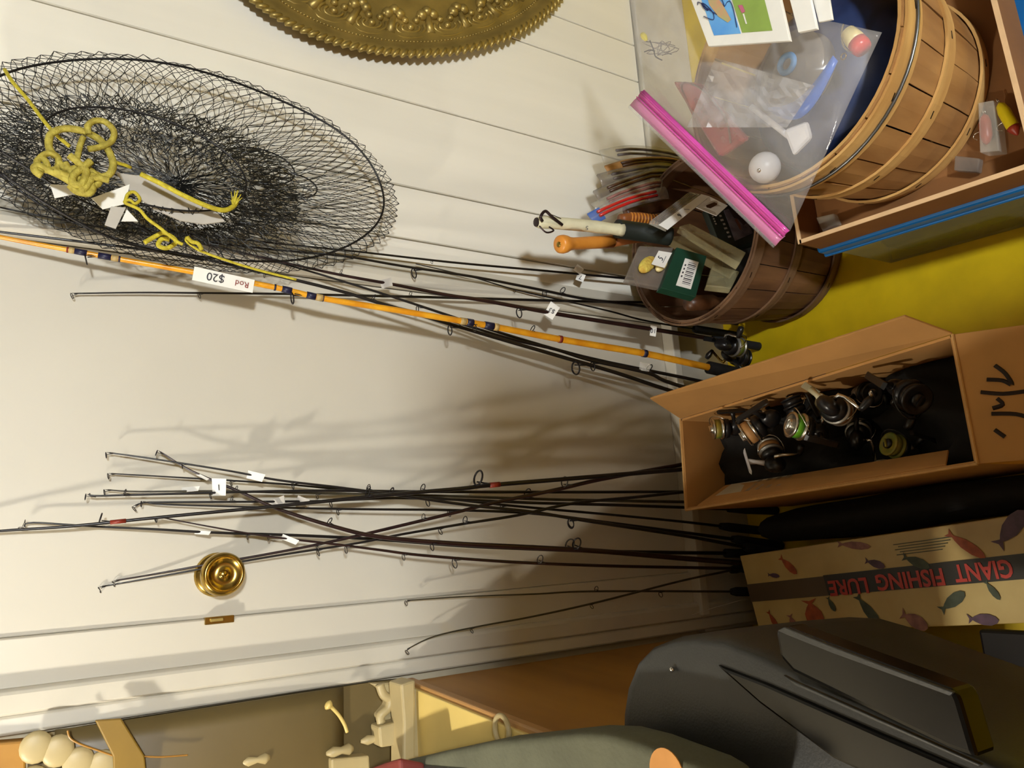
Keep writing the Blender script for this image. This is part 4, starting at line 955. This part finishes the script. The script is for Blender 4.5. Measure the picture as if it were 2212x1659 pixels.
# ================================================================ wire fish basket hung on the wall
NY = 1.315
nc = Vector((0.695, NY, 1.334)); NA, NB = 0.337, 0.176
def npt(fr_, a, dep, cx=0.0, cz=0.0):            # fraction of the ring, angle (0 = up), distance towards the viewer
    return Vector((nc.x + cx + NB * fr_ * math.sin(a), NY - dep, nc.z + cz + NA * fr_ * math.cos(a)))
nb = thing('fish_basket', 'black collapsible wire fish basket hanging on the wall', 'fish basket', nc + Vector((0, 0, NA)))
prof = [(0.44, 0.085, 1.0), (0.50, 0.070, 1.0), (0.60, 0.050, 0.9), (0.70, 0.034, 0.8), (0.62, 0.030, 0.8), (0.52, 0.026, 0.9), (0.60, 0.020, 0.7), (0.72, 0.016, 0.5), (0.84, 0.012, 0.3), (0.95, 0.008, 0.1), (1.03, 0.004, 0.0), (1.10, -0.004, 0.0), (1.06, -0.014, 0.0), (0.97, -0.022, 0.0), (0.86, -0.030, 0.0), (0.74, -0.036, 0.1), (0.62, -0.040, 0.2), (0.50, -0.044, 0.3), (0.38, -0.046, 0.4), (0.28, -0.048, 0.4), (0.18, -0.049, 0.4), (0.09, -0.050, 0.4), (0.02, -0.050, 0.4)]
_p = []
for j in range(len(prof) - 1):
    for e in (0.0, 0.5): _p.append(tuple(prof[j][k] + (prof[j + 1][k] - prof[j][k]) * e for k in range(3)))
prof = _p + [prof[-1]]
OX, OZ = -0.050, 0.085                            # the neck sits up and left of the middle
rn = random.Random(21)
mesh = MB(); NS = 92
V = []
for j, (f, dp, of) in enumerate(prof):
    row = []
    for i in range(NS):
        a = 2 * math.pi * (i + 0.5 * (j % 2)) / NS
        jit = 0.007 if f < 0.8 else 0.0025
        p = npt(f, a, dp, OX * of * 1.1, OZ * of * 1.1) + Vector((rn.uniform(-jit, jit) * 0.6, rn.uniform(-0.003, 0.003), rn.uniform(-jit, jit)))
        p.y = min(p.y, 1.322 if p.x < 0.63 else 1.380)
        row.append(p)
    V.append(row)
def strand(m, p, q, r):
    d = (q - p)
    if d.length < 1e-6: return
    d.normalize(); s = d.cross(Vector((0.3, -1, 0.2))).normalized(); t = d.cross(s)
    k = [s * r, (s * -0.5 + t * 0.87) * r, (s * -0.5 - t * 0.87) * r]
    m.add([p + e for e in k] + [q + e for e in k], [(0, 1, 4, 3), (1, 2, 5, 4), (2, 0, 3, 5)])
for j in range(len(prof) - 1):
    for i in range(NS):
        strand(mesh, V[j][i], V[j + 1][i], 0.00062)
        strand(mesh, V[j][i], V[j + 1][(i - 1) % NS if j % 2 == 0 else (i + 1) % NS], 0.00062)
o = mesh.build('wire_mesh', 'net_wire', nb); o['kind'] = 'stuff'
# second loose layer gathered at the neck
mesh2 = MB()
for k in range(2600):
    a = rn.uniform(0, 2 * math.pi); f = 0.30 + 0.42 * rn.random() ** 1.3
    p = npt(f, a, rn.uniform(0.01, 0.06), OX * 1.1, OZ * 1.1 - 0.03)
    q = p + Vector((rn.uniform(-0.014, 0.014), rn.uniform(-0.006, 0.006), rn.uniform(-0.018, 0.018)))
    strand(mesh2, p, q, 0.0007)
o = mesh2.build('gathered_mesh', 'net_wire', nb); o['kind'] = 'stuff'
MB().tube([npt(1.0, 2 * math.pi * k / 72, 0.008 + 0.004 * math.sin(k * 0.5)) for k in range(73)], 0.0020, 8).build('rim_ring', 'net_ring', nb, smooth=True)
MB().tube([npt(0.44, 2 * math.pi * k / 48, 0.086, OX * 1.1, OZ * 1.1) + Vector((0.012 * math.cos(2 * math.pi * k / 48), 0, 0)) for k in range(49)], 0.0016, 8).build('neck_ring', 'net_ring', nb, smooth=True)
MB().tube([npt(0.20, 2 * math.pi * k / 32, -0.020, 0.03, -0.10) for k in range(33)], 0.0014, 6).build('base_ring', 'net_ring', nb, smooth=True)
MB().tube([npt(0.13, 2 * math.pi * k / 32, 0.0, -0.005, -0.16) for k in range(33)], 0.0014, 6).build('base_ring', 'net_ring', nb, smooth=True)
for pl in (((0, 325), (70, 370), (160, 425), (280, 480), (370, 522)), ((0, 372), (100, 440), (230, 510), (330, 540), (440, 562))):
    MB().tube(catmull([PW(x, y, 1.222 + 0.06 * (x / 440)) for x, y in pl], 6), 0.0018, 7).build('spring_wire', 'net_ring', nb, smooth=True)
# spring lid in the neck, grey plastic sheet behind it
lidp = [PW(x, y, 1.236) for x, y in ((250, 372), (300, 380), (360, 400), (420, 430), (470, 460), (486, 478), (440, 484), (390, 476), (330, 450), (280, 410))]
MB().prism(lidp, (0, 0.003, 0)).build('lid_sheet', 'paper_grey', nb)
for pl, nm, lab in ((((108, 398), (150, 400), (156, 420), (118, 428)), 'a', None), (((198, 428), (280, 398), (272, 440), (222, 452)), 'b', None), (((226, 486), (240, 446), (272, 448), (250, 494)), 'c', None), (((262, 478), (274, 452), (298, 478)), 'd', None)):
    pts = [PW(x, y, 1.206) for x, y in pl]
    MB().prism(pts, (0, 0.0012, 0)).build('paper_tag', 'paper_white' if nm in 'abd' else 'paper_grey', nb)

# yellow rope knotted to the fish basket
rp_ = thing('yellow_rope', 'tangled yellow rope tied to the wire fish basket', 'rope', PW(200, 370, 1.19))
def rope(pts, Y, r, m='rope_yellow', name='strand', k=6):
    P = []
    for q in pts:
        P.append(PW(q[0], q[1], q[2] if len(q) > 2 else Y))
    return MB().tube(catmull(P, k), r, 8).build(name, m, rp_, smooth=True)
rope([(10, 150, 1.28), (28, 178, 1.26), (60, 215, 1.24), (90, 255, 1.215), (118, 288, 1.19), (150, 316, 1.18)], 1.2, 0.0028, 'rope_bright')
rope([(118, 338), (106, 318), (110, 290), (140, 278), (180, 284), (220, 306), (243, 345), (240, 372), (222, 382), (206, 376)], 1.165, 0.0052)
rope([(192, 290), (190, 272), (205, 261), (228, 264), (246, 284), (240, 306), (215, 318), (190, 322)], 1.16, 0.0046)
rope([(180, 296), (172, 318), (166, 345)], 1.165, 0.0042)
rope([(104, 364), (98, 348), (88, 342), (80, 350), (86, 364), (108, 368), (124, 362), (126, 342), (112, 332), (96, 334), (82, 346)], 1.160, 0.0046)
rope([(90, 380), (78, 372), (74, 362), (84, 358), (100, 366), (130, 380), (150, 392), (160, 402)], 1.158, 0.0050)
rope([(118, 368), (134, 376), (160, 384), (192, 392), (200, 408), (190, 418), (166, 414), (150, 400)], 1.155, 0.0050)
rope([(150, 336), (170, 352), (186, 372), (176, 398), (158, 396), (160, 378), (180, 362), (196, 348)], 1.150, 0.0054)
rope([(126, 350), (146, 366), (176, 362), (200, 372), (214, 392), (198, 402), (172, 390), (152, 372), (140, 352)], 1.158, 0.0052)
rope([(204, 376), (190, 400), (176, 412), (188, 390), (210, 384), (236, 390)], 1.152, 0.0048)
rope([(240, 348, 1.20), (268, 356, 1.21), (282, 362, 1.22)], 1.2, 0.0026, 'rope_bright')
rope([(304, 376, 1.205), (350, 398, 1.20), (400, 424, 1.20), (450, 446, 1.205), (484, 454, 1.21), (506, 444, 1.215), (512, 430, 1.22)], 1.2, 0.0040, 'rope_bright')
rope([(270, 438), (276, 420), (290, 415), (302, 430), (292, 440), (280, 432), (270, 438), (300, 452), (318, 472), (345, 492), (380, 520), (395, 528)], 1.205, 0.0026, 'rope_bright')
rope([(312, 524), (336, 510), (352, 504), (372, 512), (380, 524), (360, 536), (342, 530), (350, 516), (366, 518)], 1.235, 0.0036, 'rope_bright')
rope([(404, 512), (402, 520), (416, 532), (440, 545), (500, 566), (560, 584), (640, 604)], 1.26, 0.0022, 'rope_bright')
rope([(404, 512), (414, 522), (428, 526), (436, 540)], 1.25, 0.0034, 'rope_bright')
for k in range(14):                               # frayed end
    a = PW(504, 446, 1.214); b = PW(502 + rn.uniform(-4, 24), 418 + rn.uniform(-8, 14), 1.21)
    MB().tube([a, b], [0.0014, 0.0005], 5).build('frayed_end', 'rope_bright', rp_)

# ================================================================ fishing rods
GUIDES = {}
def guide_mesh(m):
    if m not in GUIDES:
        g = MB().torus((1.0, 0, 0.9), (0.35, 0, 1), 1.0, 0.14, 16, 5)
        for sy in (-0.5, 0.5): g.tube([(0.25, sy * 1.3, 0.75), (0.0, sy * 0.3, -0.9), (-0.2, 0, -2.0)], 0.11, 5)
        me = g.mesh('guide'); me.materials.append(MATS[m])
        for p in me.polygons: p.use_smooth = True
        GUIDES[m] = me
    return GUIDES[m]
def face_y(x, z):                                 # nearest face of door, casing, sill or riser behind a rod
    if 0.187 < z < 0.2165 and -0.18 < x < 0.605: return 1.352
    if z < 0.19: return 1.374
    if x < -0.1825: return 1.366
    if x < -0.1455: return 1.361
    if x < -0.0765: return 1.379
    if x < 0.540: return 1.386
    if x < 0.582: return 1.362
    return 1.377 if x < 0.606 else 1.387
ROD_SPECS = []
ROD_TRIM = {0: (0, -0.006, 0.03), 1: (-0.005, -0.018, 0.02), 2: (0, 0.03, 0), 3: (-0.005, 0, 0.03), 4: (-0.01, 0.012, 0), 5: (0, 0.018, 0), 6: (0.004, -0.006, 0), 7: (0, 0.024, 0),
            8: (-0.01, 0, 0.02), 9: (-0.01, 0.018, 0), 10: (0, 0.036, 0), 11: (-0.005, 0.018, 0.03), 12: (0, 0.012, 0.04), 13: (0, 0.006, 0), 14: (-0.01, -0.018, 0), 15: (-0.01, -0.036, 0),
            16: (0, 0, -0.01), 18: (0, 0.012, 0), 21: (0, -0.006, 0)}      # depth of each rod so that crossing rods pass each other
def rod_path(pts, Y0, Y1, r0, r1, zend, cont, grip_r, trim):
    d0, d1, de = trim
    x0, x1 = pts[0][0], pts[-1][0]
    P = []
    for x, y in pts:
        s = (x - x0) / (x1 - x0); Y = Y0 + d0 + (Y1 + d1 - Y0 - d0) * s; p = PW(x, y, Y)
        lim = face_y(p.x, p.z) - (r0 + (r1 - r0) * s) - 0.0004
        P.append(p if p.y <= lim else PW(x, y, lim))
    if cont:
        a = P[-1]; i = len(P) - 2
        while i > 0 and (P[i] - a).length < 0.22: i -= 1
        d = (a - P[i]); d.y = min(d.y, (Y1 - Y0) * 0.1)
        d = d / -d.z
        e = a + d * (a.z - zend); e.y = min(max(e.y, 1.18) + de, 1.373 - grip_r)
        P.append(e)
    return catmull(P, 5)
def rod(label, pts, Y0, Y1, r0, r1, blank, guides=(), group=None, grip='black_foam', gm='guide_dark', tags=(), zend=0.004, gripz=0.16, wrap=None, tip=True, grip_r=0.0105, name='fishing_rod', cont=True, gtop=None):
    """pts: pixels from the tip down; Y0, Y1: distance of tip and lowest traced pixel from the camera plane"""
    k_ = len(ROD_SPECS); ROD_SPECS.append((pts, Y0, Y1, r0, r1, zend, cont, grip_r, gtop or gripz, bool(grip)))
    x0 = pts[0][0]
    C = rod_path(pts, Y0, Y1, r0, r1, zend, cont, grip_r, ROD_TRIM.get(k_, (0, 0, 0)))
    n = len(C)
    t = thing(name, label, 'fishing rod', C[-1], group)
    rad = [r0 + (r1 - r0) * (i / (n - 1)) for i in range(n)]
    MB().tube(C, rad, 8).build('blank', blank, t, smooth=True)
    if cont:
        zt = gtop if gtop else gripz
        G = [q for q in C if q.z <= zt]
        st_ = None
        for i in range(n - 1):
            if C[i].z > zt >= C[i + 1].z: st_ = C[i].lerp(C[i + 1], (C[i].z - zt) / (C[i].z - C[i + 1].z))
        G = ([st_] if st_ else []) + G
        if len(G) >= 2 and grip:
            MB().tube(G, [grip_r * 0.75] + [grip_r] * (len(G) - 1), 12).build('grip', grip, t, smooth=True)
    def at(px):
        best, k = 1e9, 0
        for i in range(n - 1):
            a = proj(C[i])[0]; b = proj(C[i + 1])[0]
            if a <= px <= b: return C[i].lerp(C[i + 1], (px - a) / max(1e-6, b - a)), (C[i + 1] - C[i]).normalized(), i
        return C[0], (C[1] - C[0]).normalized(), 0
    def put(px, rg, side, sw=0.0):
        p, tg, i = at(px)
        o = IMY * side + TOCAM * sw; o = (o - tg * o.dot(tg)).normalized(); e = (-tg).cross(o)
        ob = link('guide', guide_mesh(gm), t)
        z_ = -tg
        M = Matrix(((o.x, e.x, z_.x, 0), (o.y, e.y, z_.y, 0), (o.z, e.z, z_.z, 0), (0, 0, 0, 1)))
        ob.matrix_local = Matrix.Translation(p + o * rad[i] * 0.6 - t.location) @ M @ Matrix.Scale(rg * 1.15, 4)
        return p, tg, i
    for gd in guides:
        px, rg, side = gd[:3]
        p, tg, i = put(px, rg, side, gd[3] if len(gd) > 3 else 0.5)
        if len(gd) > 4:
            MB().tube([p + tg * rg * 1.0, p + tg * (rg * 1.0 + 0.022)], rad[i] + 0.0010, 10).build('thread_wrap', gd[4], t, smooth=True)
    if tip: put(x0 + 1, 0.0040, 1, 0.9)
    for tg_ in tags:
        px, dx, dy, L, W, ang, m, body = tg_
        p, dd, i = at(px)
        c = p + IMX * dx + IMY * dy + TOCAM * (rad[i] + 0.0012)
        u = (IMX * math.cos(ang) + IMY * math.sin(ang)); v = (IMY * math.cos(ang) - IMX * math.sin(ang))
        q = Quad([c - u * L / 2 - v * W / 2, c + u * L / 2 - v * W * 0.42, c + u * L * 0.42 + v * W / 2 + TOCAM * 0.003, c - u * L * 0.5 + v * W * 0.45 + TOCAM * 0.002])
        tgo = q.slab('price_tag', m, t, 0.0006)
        if body: text(body, q.at(0.5, 0.5, 0.0008), -u, v, min(W * 0.75, 0.014 if len(body) < 4 else 0.010), 'ink', tgo, name='handwriting')
    return t, C, rad
def proj(p):
    d = Vector(p) - EYE
    q = IMX * d.x + Vector()                      # placeholder vector
    x = IMX.dot(d); y = IMY.dot(d); z = FWD.dot(d)
    return CX + FPX * x / z, CY + FPX * y / z

BUN = 'dark rods crossing in a bunch on the door below the knob'
HIN = 'dark rods leaning beside the hinge casing'
W1 = 'paper_white'; W2 = 'paper_grey'
# --- bunch in the middle of the door
rod('dark rod with red thread wraps, the one running past the top of the door bunch', [(-160, 1163), (0, 1147), (150, 1137), (350, 1117), (580, 1095), (700, 1083), (860, 1067), (1000, 1055), (1060, 1048), (1280, 1030), (1475, 1014)], 1.372, 1.262, 0.0016, 0.0052, 'black_blank',
    [(228, 0.0062, -1, 0.1, 'red_thread'), (1045, 0.0125, -1, 0.2, 'red_thread'), (340, 0.0030, 1), (800, 0.006, -1)])
rod('thin dark rod whose tip reaches highest in the fan on the door', [(236, 978), (330, 991), (500, 1018), (600, 1037), (733, 1053), (853, 1069), (1011, 1091), (1150, 1106), (1285, 1128), (1475, 1157), (1590, 1178)], 1.373, 1.270, 0.0011, 0.0042, 'black_blank',
    [(400, 0.0035, 1), (640, 0.005, 1), (850, 0.0055, -1), (1240, 0.0085, 1, 0.6)], tags=[(552, 0.002, 0.0, 0.030, 0.014, 0.2, W1, '')])
rod('thin dark rod with a bare needle tip in the door fan', [(240, 1023), (380, 1031), (500, 1038), (640, 1048), (800, 1064), (950, 1076), (1100, 1092), (1332, 1113), (1475, 1127), (1595, 1141)], 1.372, 1.285, 0.0010, 0.0036, 'black_blank', [(505, 0.004, 1), (800, 0.005, -1), (1090, 0.006, 1)], BUN)
rod('thick brown rod with a ring tip that crosses the door bunch steeply', [(346, 976), (400, 1010), (455, 1036), (520, 1063), (600, 1099), (720, 1137), (821, 1160), (980, 1174), (1140, 1182), (1300, 1191), (1475, 1206), (1587, 1215)], 1.370, 1.252, 0.0012, 0.0066, 'brown_blank',
    [(715, 0.0055, -1), (940, 0.006, 1), (1250, 0.010, -1)], tags=[(440, 0.0, 0.0, 0.022, 0.004, 0.45, W1, '')])
rod('dark rod with a curled end ring and a square white tag', [(193, 1066), (204, 1071), (285, 1069), (475, 1064), (600, 1061), (733, 1060), (916, 1062), (1240, 1063), (1475, 1062)], 1.371, 1.280, 0.0012, 0.0036, 'black_blank',
    [(276, 0.004, -1), (460, 0.004, 1), (800, 0.005, -1), (918, 0.006, -1)], tags=[(476, 0.0, -0.010, 0.024, 0.030, -0.08, W1, '1')])
rod('dark rod with a pale blank tag high in the door fan', [(232, 1058), (300, 1062), (475, 1061), (700, 1066), (916, 1070), (1100, 1076), (1240, 1080), (1475, 1084)], 1.369, 1.290, 0.0010, 0.0040, 'olive_blank', [(515, 0.004, -1), (690, 0.004, 1), (850, 0.005, -1), (1145, 0.0085, -1, 0.3)], tags=[(414, 0, -0.004, 0.030, 0.008, -0.1, W1, '')])
rod('dark rod with a hooked tip ring ending behind the cardboard box', [(292, 1092), (310, 1086), (348, 1085), (520, 1084), (700, 1082), (853, 1076), (1011, 1080), (1140, 1086), (1300, 1090), (1475, 1096)], 1.370, 1.300, 0.0010, 0.0038, 'black_blank', [(505, 0.004, -1), (720, 0.0048, 1), (930, 0.006, 1)], tags=[(600, 0, 0, 0.030, 0.014, -0.4, W2, ''), (655, 0, 0, 0.022, 0.016, 0.3, W2, '')])
rod('plain thin dark rod in the crossed door bunch', [(312, 1084), (360, 1090), (580, 1096), (780, 1100), (980, 1102), (1150, 1109), (1307, 1128), (1475, 1150), (1595, 1166)], 1.368, 1.260, 0.0009, 0.0044, 'black_blank', [(735, 0.0045, 1), (975, 0.005, 1), (1240, 0.008, 1, 0.5)], BUN)
rod('dark rod whose tip passes just above the brass knob', [(250, 1254), (340, 1239), (440, 1221), (600, 1193), (711, 1171), (821, 1146), (980, 1108), (1068, 1086), (1201, 1058), (1300, 1035), (1475, 1003)], 1.400, 1.262, 0.0011, 0.0050, 'brown_blank', [(690, 0.0045, 1), (920, 0.005, -1), (1228, 0.009, -1, 0.2)], gm='guide_metal')
rod('dark rod with its ring tip furthest beyond the brass knob', [(220, 1267), (340, 1246), (440, 1228), (600, 1200), (774, 1173), (869, 1154), (1011, 1130), (1119, 1113), (1240, 1087), (1373, 1074), (1475, 1063)], 1.396, 1.258, 0.0010, 0.0038, 'black_blank', [(692, 0.0048, 1), (955, 0.0052, 1), (1010, 0.006, -1)])
rod('dark rod with a triangular tip frame high on the door', [(52, 1138), (72, 1129), (200, 1137), (330, 1143), (450, 1150), (600, 1155), (720, 1160), (830, 1166), (1000, 1179), (1160, 1186), (1300, 1191), (1475, 1194), (1587, 1195)], 1.373, 1.275, 0.0010, 0.0048, 'black_blank', [(540, 0.004, 1), (585, 0.004, 1), (1235, 0.0105, -1, 0.6)], gm='guide_metal', tags=[(440, 0, 0, 0.026, 0.006, 0.05, W1, '')])
rod('dark red brown rod bowing lowest across the door', [(345, 1117), (450, 1137), (560, 1156), (640, 1166), (727, 1176), (820, 1188), (916, 1200), (1106, 1214), (1300, 1222), (1484, 1226), (1590, 1228)], 1.366, 1.255, 0.0010, 0.0040, 'brown_blank', [(755, 0.0055, 1), (878, 0.0050, 1), (990, 0.0075, 1), (1170, 0.0070, -1)], gm='guide_metal', tags=[(628, 0, 0, 0.030, 0.009, 0.35, W1, '')])
rod('olive rod standing in the corner by the latch casing', [(880, 1402), (940, 1374), (1040, 1352), (1150, 1332), (1290, 1301), (1475, 1254), (1590, 1229)], 1.350, 1.290, 0.0010, 0.0030, 'olive_blank', [(1022, 0.004, 1), (1280, 0.004, 1)])
rod('olive rod lying along the gap between door and latch casing', [(880, 1297), (1000, 1289), (1160, 1283), (1250, 1278), (1400, 1277), (1590, 1278)], 1.366, 1.300, 0.0010, 0.0030, 'olive_blank', [(1290, 0.0045, -1), (1430, 0.005, 1)])
# --- group by the hinge casing
rod('slim black rod with a paper tag marked seven', [(240, 490), (420, 506), (627, 529), (741, 540), (898, 558), (1000, 569), (1200, 587), (1272, 594), (1350, 601)], 1.372, 1.366, 0.0014, 0.0034, 'black_blank', [(935, 0.003, 1)], HIN, tags=[(1250, 0.0, -0.010, 0.020, 0.018, 0.6, W1, ''), (1254, 0.0, 0.008, 0.020, 0.020, 0.3, W1, '7')], cont=True, tip=False)
rod('dark rod with a hanging ring crossing behind the fish basket', [(0, 448), (158, 480), (348, 512), (600, 540), (741, 553), (871, 575), (1018, 597), (1158, 624), (1266, 646), (1380, 660)], 1.371, 1.364, 0.0014, 0.0040, 'black_blank', [(903, 0.0085, 1, 0.1), (1218, 0.0065, -1), (1180, 0.006, 1)], HIN, tip=False)
rod('thin dark rod with a ring tip alone on the open door', [(160, 634), (300, 632), (435, 633), (620, 635), (752, 638), (971, 643), (1221, 650), (1380, 653)], 1.374, 1.350, 0.0012, 0.0040, 'black_blank', [(435, 0.004, 1), (890, 0.004, -1)])
_, C17, rad17 = rod('brown rod with paper tags marked three and ten', [(330, 505), (480, 536), (627, 570), (736, 594), (852, 615), (971, 638), (1045, 649), (1202, 678), (1395, 709), (1563, 736)], 1.366, 1.270, 0.0014, 0.0062, 'brown_blank', [(740, 0.004, -1), (1130, 0.009, 1, 0.2)], tags=[(836, 0, 0, 0.024, 0.018, -0.3, W2, ''), (1190, 0.002, -0.004, 0.024, 0.034, 0.5, W1, '$3'), (1410, 0, 0.004, 0.015, 0.026, 0.1, W1, '10')], tip=False)
rod('dark rod slanting from the fish basket under the yellow rod', [(560, 556), (600, 567), (689, 592), (844, 640), (974, 683), (1110, 728), (1275, 774), (1478, 816)], 1.362, 1.262, 0.0012, 0.0046, 'black_blank', [(910, 0.006, 1, 0.1), (1000, 0.005, 1)], HIN, tip=False)
rod('long dark rod with yellow cord trailing from its upper part', [(-60, 491), (0, 501), (158, 520), (316, 540), (443, 560), (600, 596), (736, 629), (811, 652), (912, 682), (1039, 720), (1200, 767), (1330, 805), (1445, 843)], 1.364, 1.268, 0.0018, 0.0050, 'black_blank', [(576, 0.0035, 1), (810, 0.005, -1), (983, 0.0085, 1, 0.1), (1255, 0.0120, 1, 0.3)], tip=False)
rod('second dark rod bundled under the yellow rod with a clear tag', [(812, 654), (925, 680), (1007, 703), (1110, 734), (1200, 755), (1275, 778), (1400, 806), (1460, 831)], 1.352, 1.250, 0.0020, 0.0050, 'black_blank', [(1290, 0.0085, 1, 0.0), (1405, 0.0080, -1, 0.2)], tags=[(1392, 0, -0.012, 0.024, 0.020, 0.1, 'clear_film', '')], tip=False, gm='guide_dark')
rod('thin dark rod ending beside the dark basket rim', [(898, 570), (1018, 598), (1114, 626), (1234, 653), (1320, 673), (1405, 695), (1560, 720)], 1.366, 1.330, 0.0010, 0.0030, 'black_blank', [(1114, 0.003, 1)], HIN, tip=False)
# --- the yellow rod
t, C, rad = rod('thick yellow rod with blue and cream wraps and a black foam grip', [(-120, 487), (0, 512), (143, 539), (260, 560), (430, 590), (600, 622), (700, 645), (850, 669), (1000, 694), (1075, 707), (1200, 731), (1300, 748), (1405, 766), (1560, 800)], 1.346, 1.225, 0.0032, 0.0088, 'yellow_blank',
    [(199, 0.0070, 1, 0.2), (645, 0.0085, 1, 0.2), (1030, 0.0060, 1, 0.6), (1155, 0.006, -1, 0.0)], tip=False, gripz=0.235, grip_r=0.0150, gm='guide_dark')
def band(px0, px1, m, extra=0.0008):
    a = min(range(len(C)), key=lambda i: abs(proj(C[i])[0] - px0)); 
    def at(px):
        for i in range(len(C) - 1):
            x_, y_ = proj(C[i])[0], proj(C[i + 1])[0]
            if x_ <= px <= y_:
                f = (px - x_) / (y_ - x_); return C[i].lerp(C[i + 1], f), rad[i] + (rad[i + 1] - rad[i]) * f
        return C[0], rad[0]
    (p, r), (q, s) = at(px0), at(px1)
    MB().tube([p, q], [r + extra, s + extra], 12).build('thread_wrap', m, t, smooth=True)
for x0, x1, m in ((144, 148, 'red_thread'), (149, 160, 'cream_thread'), (161, 188, 'blue_thread'), (212, 240, 'blue_thread'), (241, 255, 'cream_thread'), (256, 260, 'blue_thread'), (592, 596, 'blue_thread'), (609, 630, 'blue_thread'), (662, 682, 'blue_thread'), (683, 696, 'cream_thread'), (697, 699, 'blue_thread'),
                  (994, 1006, 'cream_thread'), (1008, 1022, 'blue_thread'), (1046, 1066, 'blue_thread'), (1067, 1076, 'cream_thread'), (1207, 1213, 'red_thread'), (1388, 1396, 'blue_thread')):
    band(x0, x1, m)
p0 = PW(484, 604, 1.285)
dirp = (C[0] - C[-1]); u = (PW(432, 595, 1.315) - PW(538, 618, 1.315)).normalized()
v = IMY - u * IMY.dot(u); v.normalize()
q = Quad([p0 + u * 0.049 - v * 0.011, p0 - u * 0.049 - v * 0.011, p0 - u * 0.049 + v * 0.012, p0 + u * 0.049 + v * 0.012])
o = q.slab('price_tag', 'paper_white', t, 0.0006)
text('Rod', q.at(0.80, 0.50, 0.0008), u, v, 0.014, 'red_thread', o, name='handwriting')
text('$20', q.at(0.36, 0.46, 0.0008), u, v, 0.019, 'ink', o, name='handwriting')

# reels still mounted on the rods at the hinge side
r1_ = reel('spinning_reel', 'black reel with a silver spool mounted on the brown rod', V_(0.4424, 1.2164, 0.1631), V_(-0.0479, -0.0534, -0.9974), V_(0.5064, 0.8594, -0.0704), 1.02, line='reel_olive', spool='dull_silver')
r1_['group'] = 'reels mounted on the rods'
r2_ = reel('spinning_reel', 'dark reel with a brass crank mounted on the yellow rod', V_(0.4320, 1.2574, 0.1005), V_(-0.0989, -0.0545, -0.9936), V_(-0.8373, -0.5350, 0.1127), 1.02, line='reel_black', spool='reel_black', arm='brass')
r2_['group'] = 'reels mounted on the rods'
s_ = MB().tube([PW(1490, 1330, 1.34), PW(1545, 1312, 1.30), PW(1602, 1296, 1.24)], 0.0006, 5).build('fishing_line', 'paper_grey', None)
tag(s_, 'pale loose line running from the sill to the printed box', 'line')
bpy.context.view_layer.update()
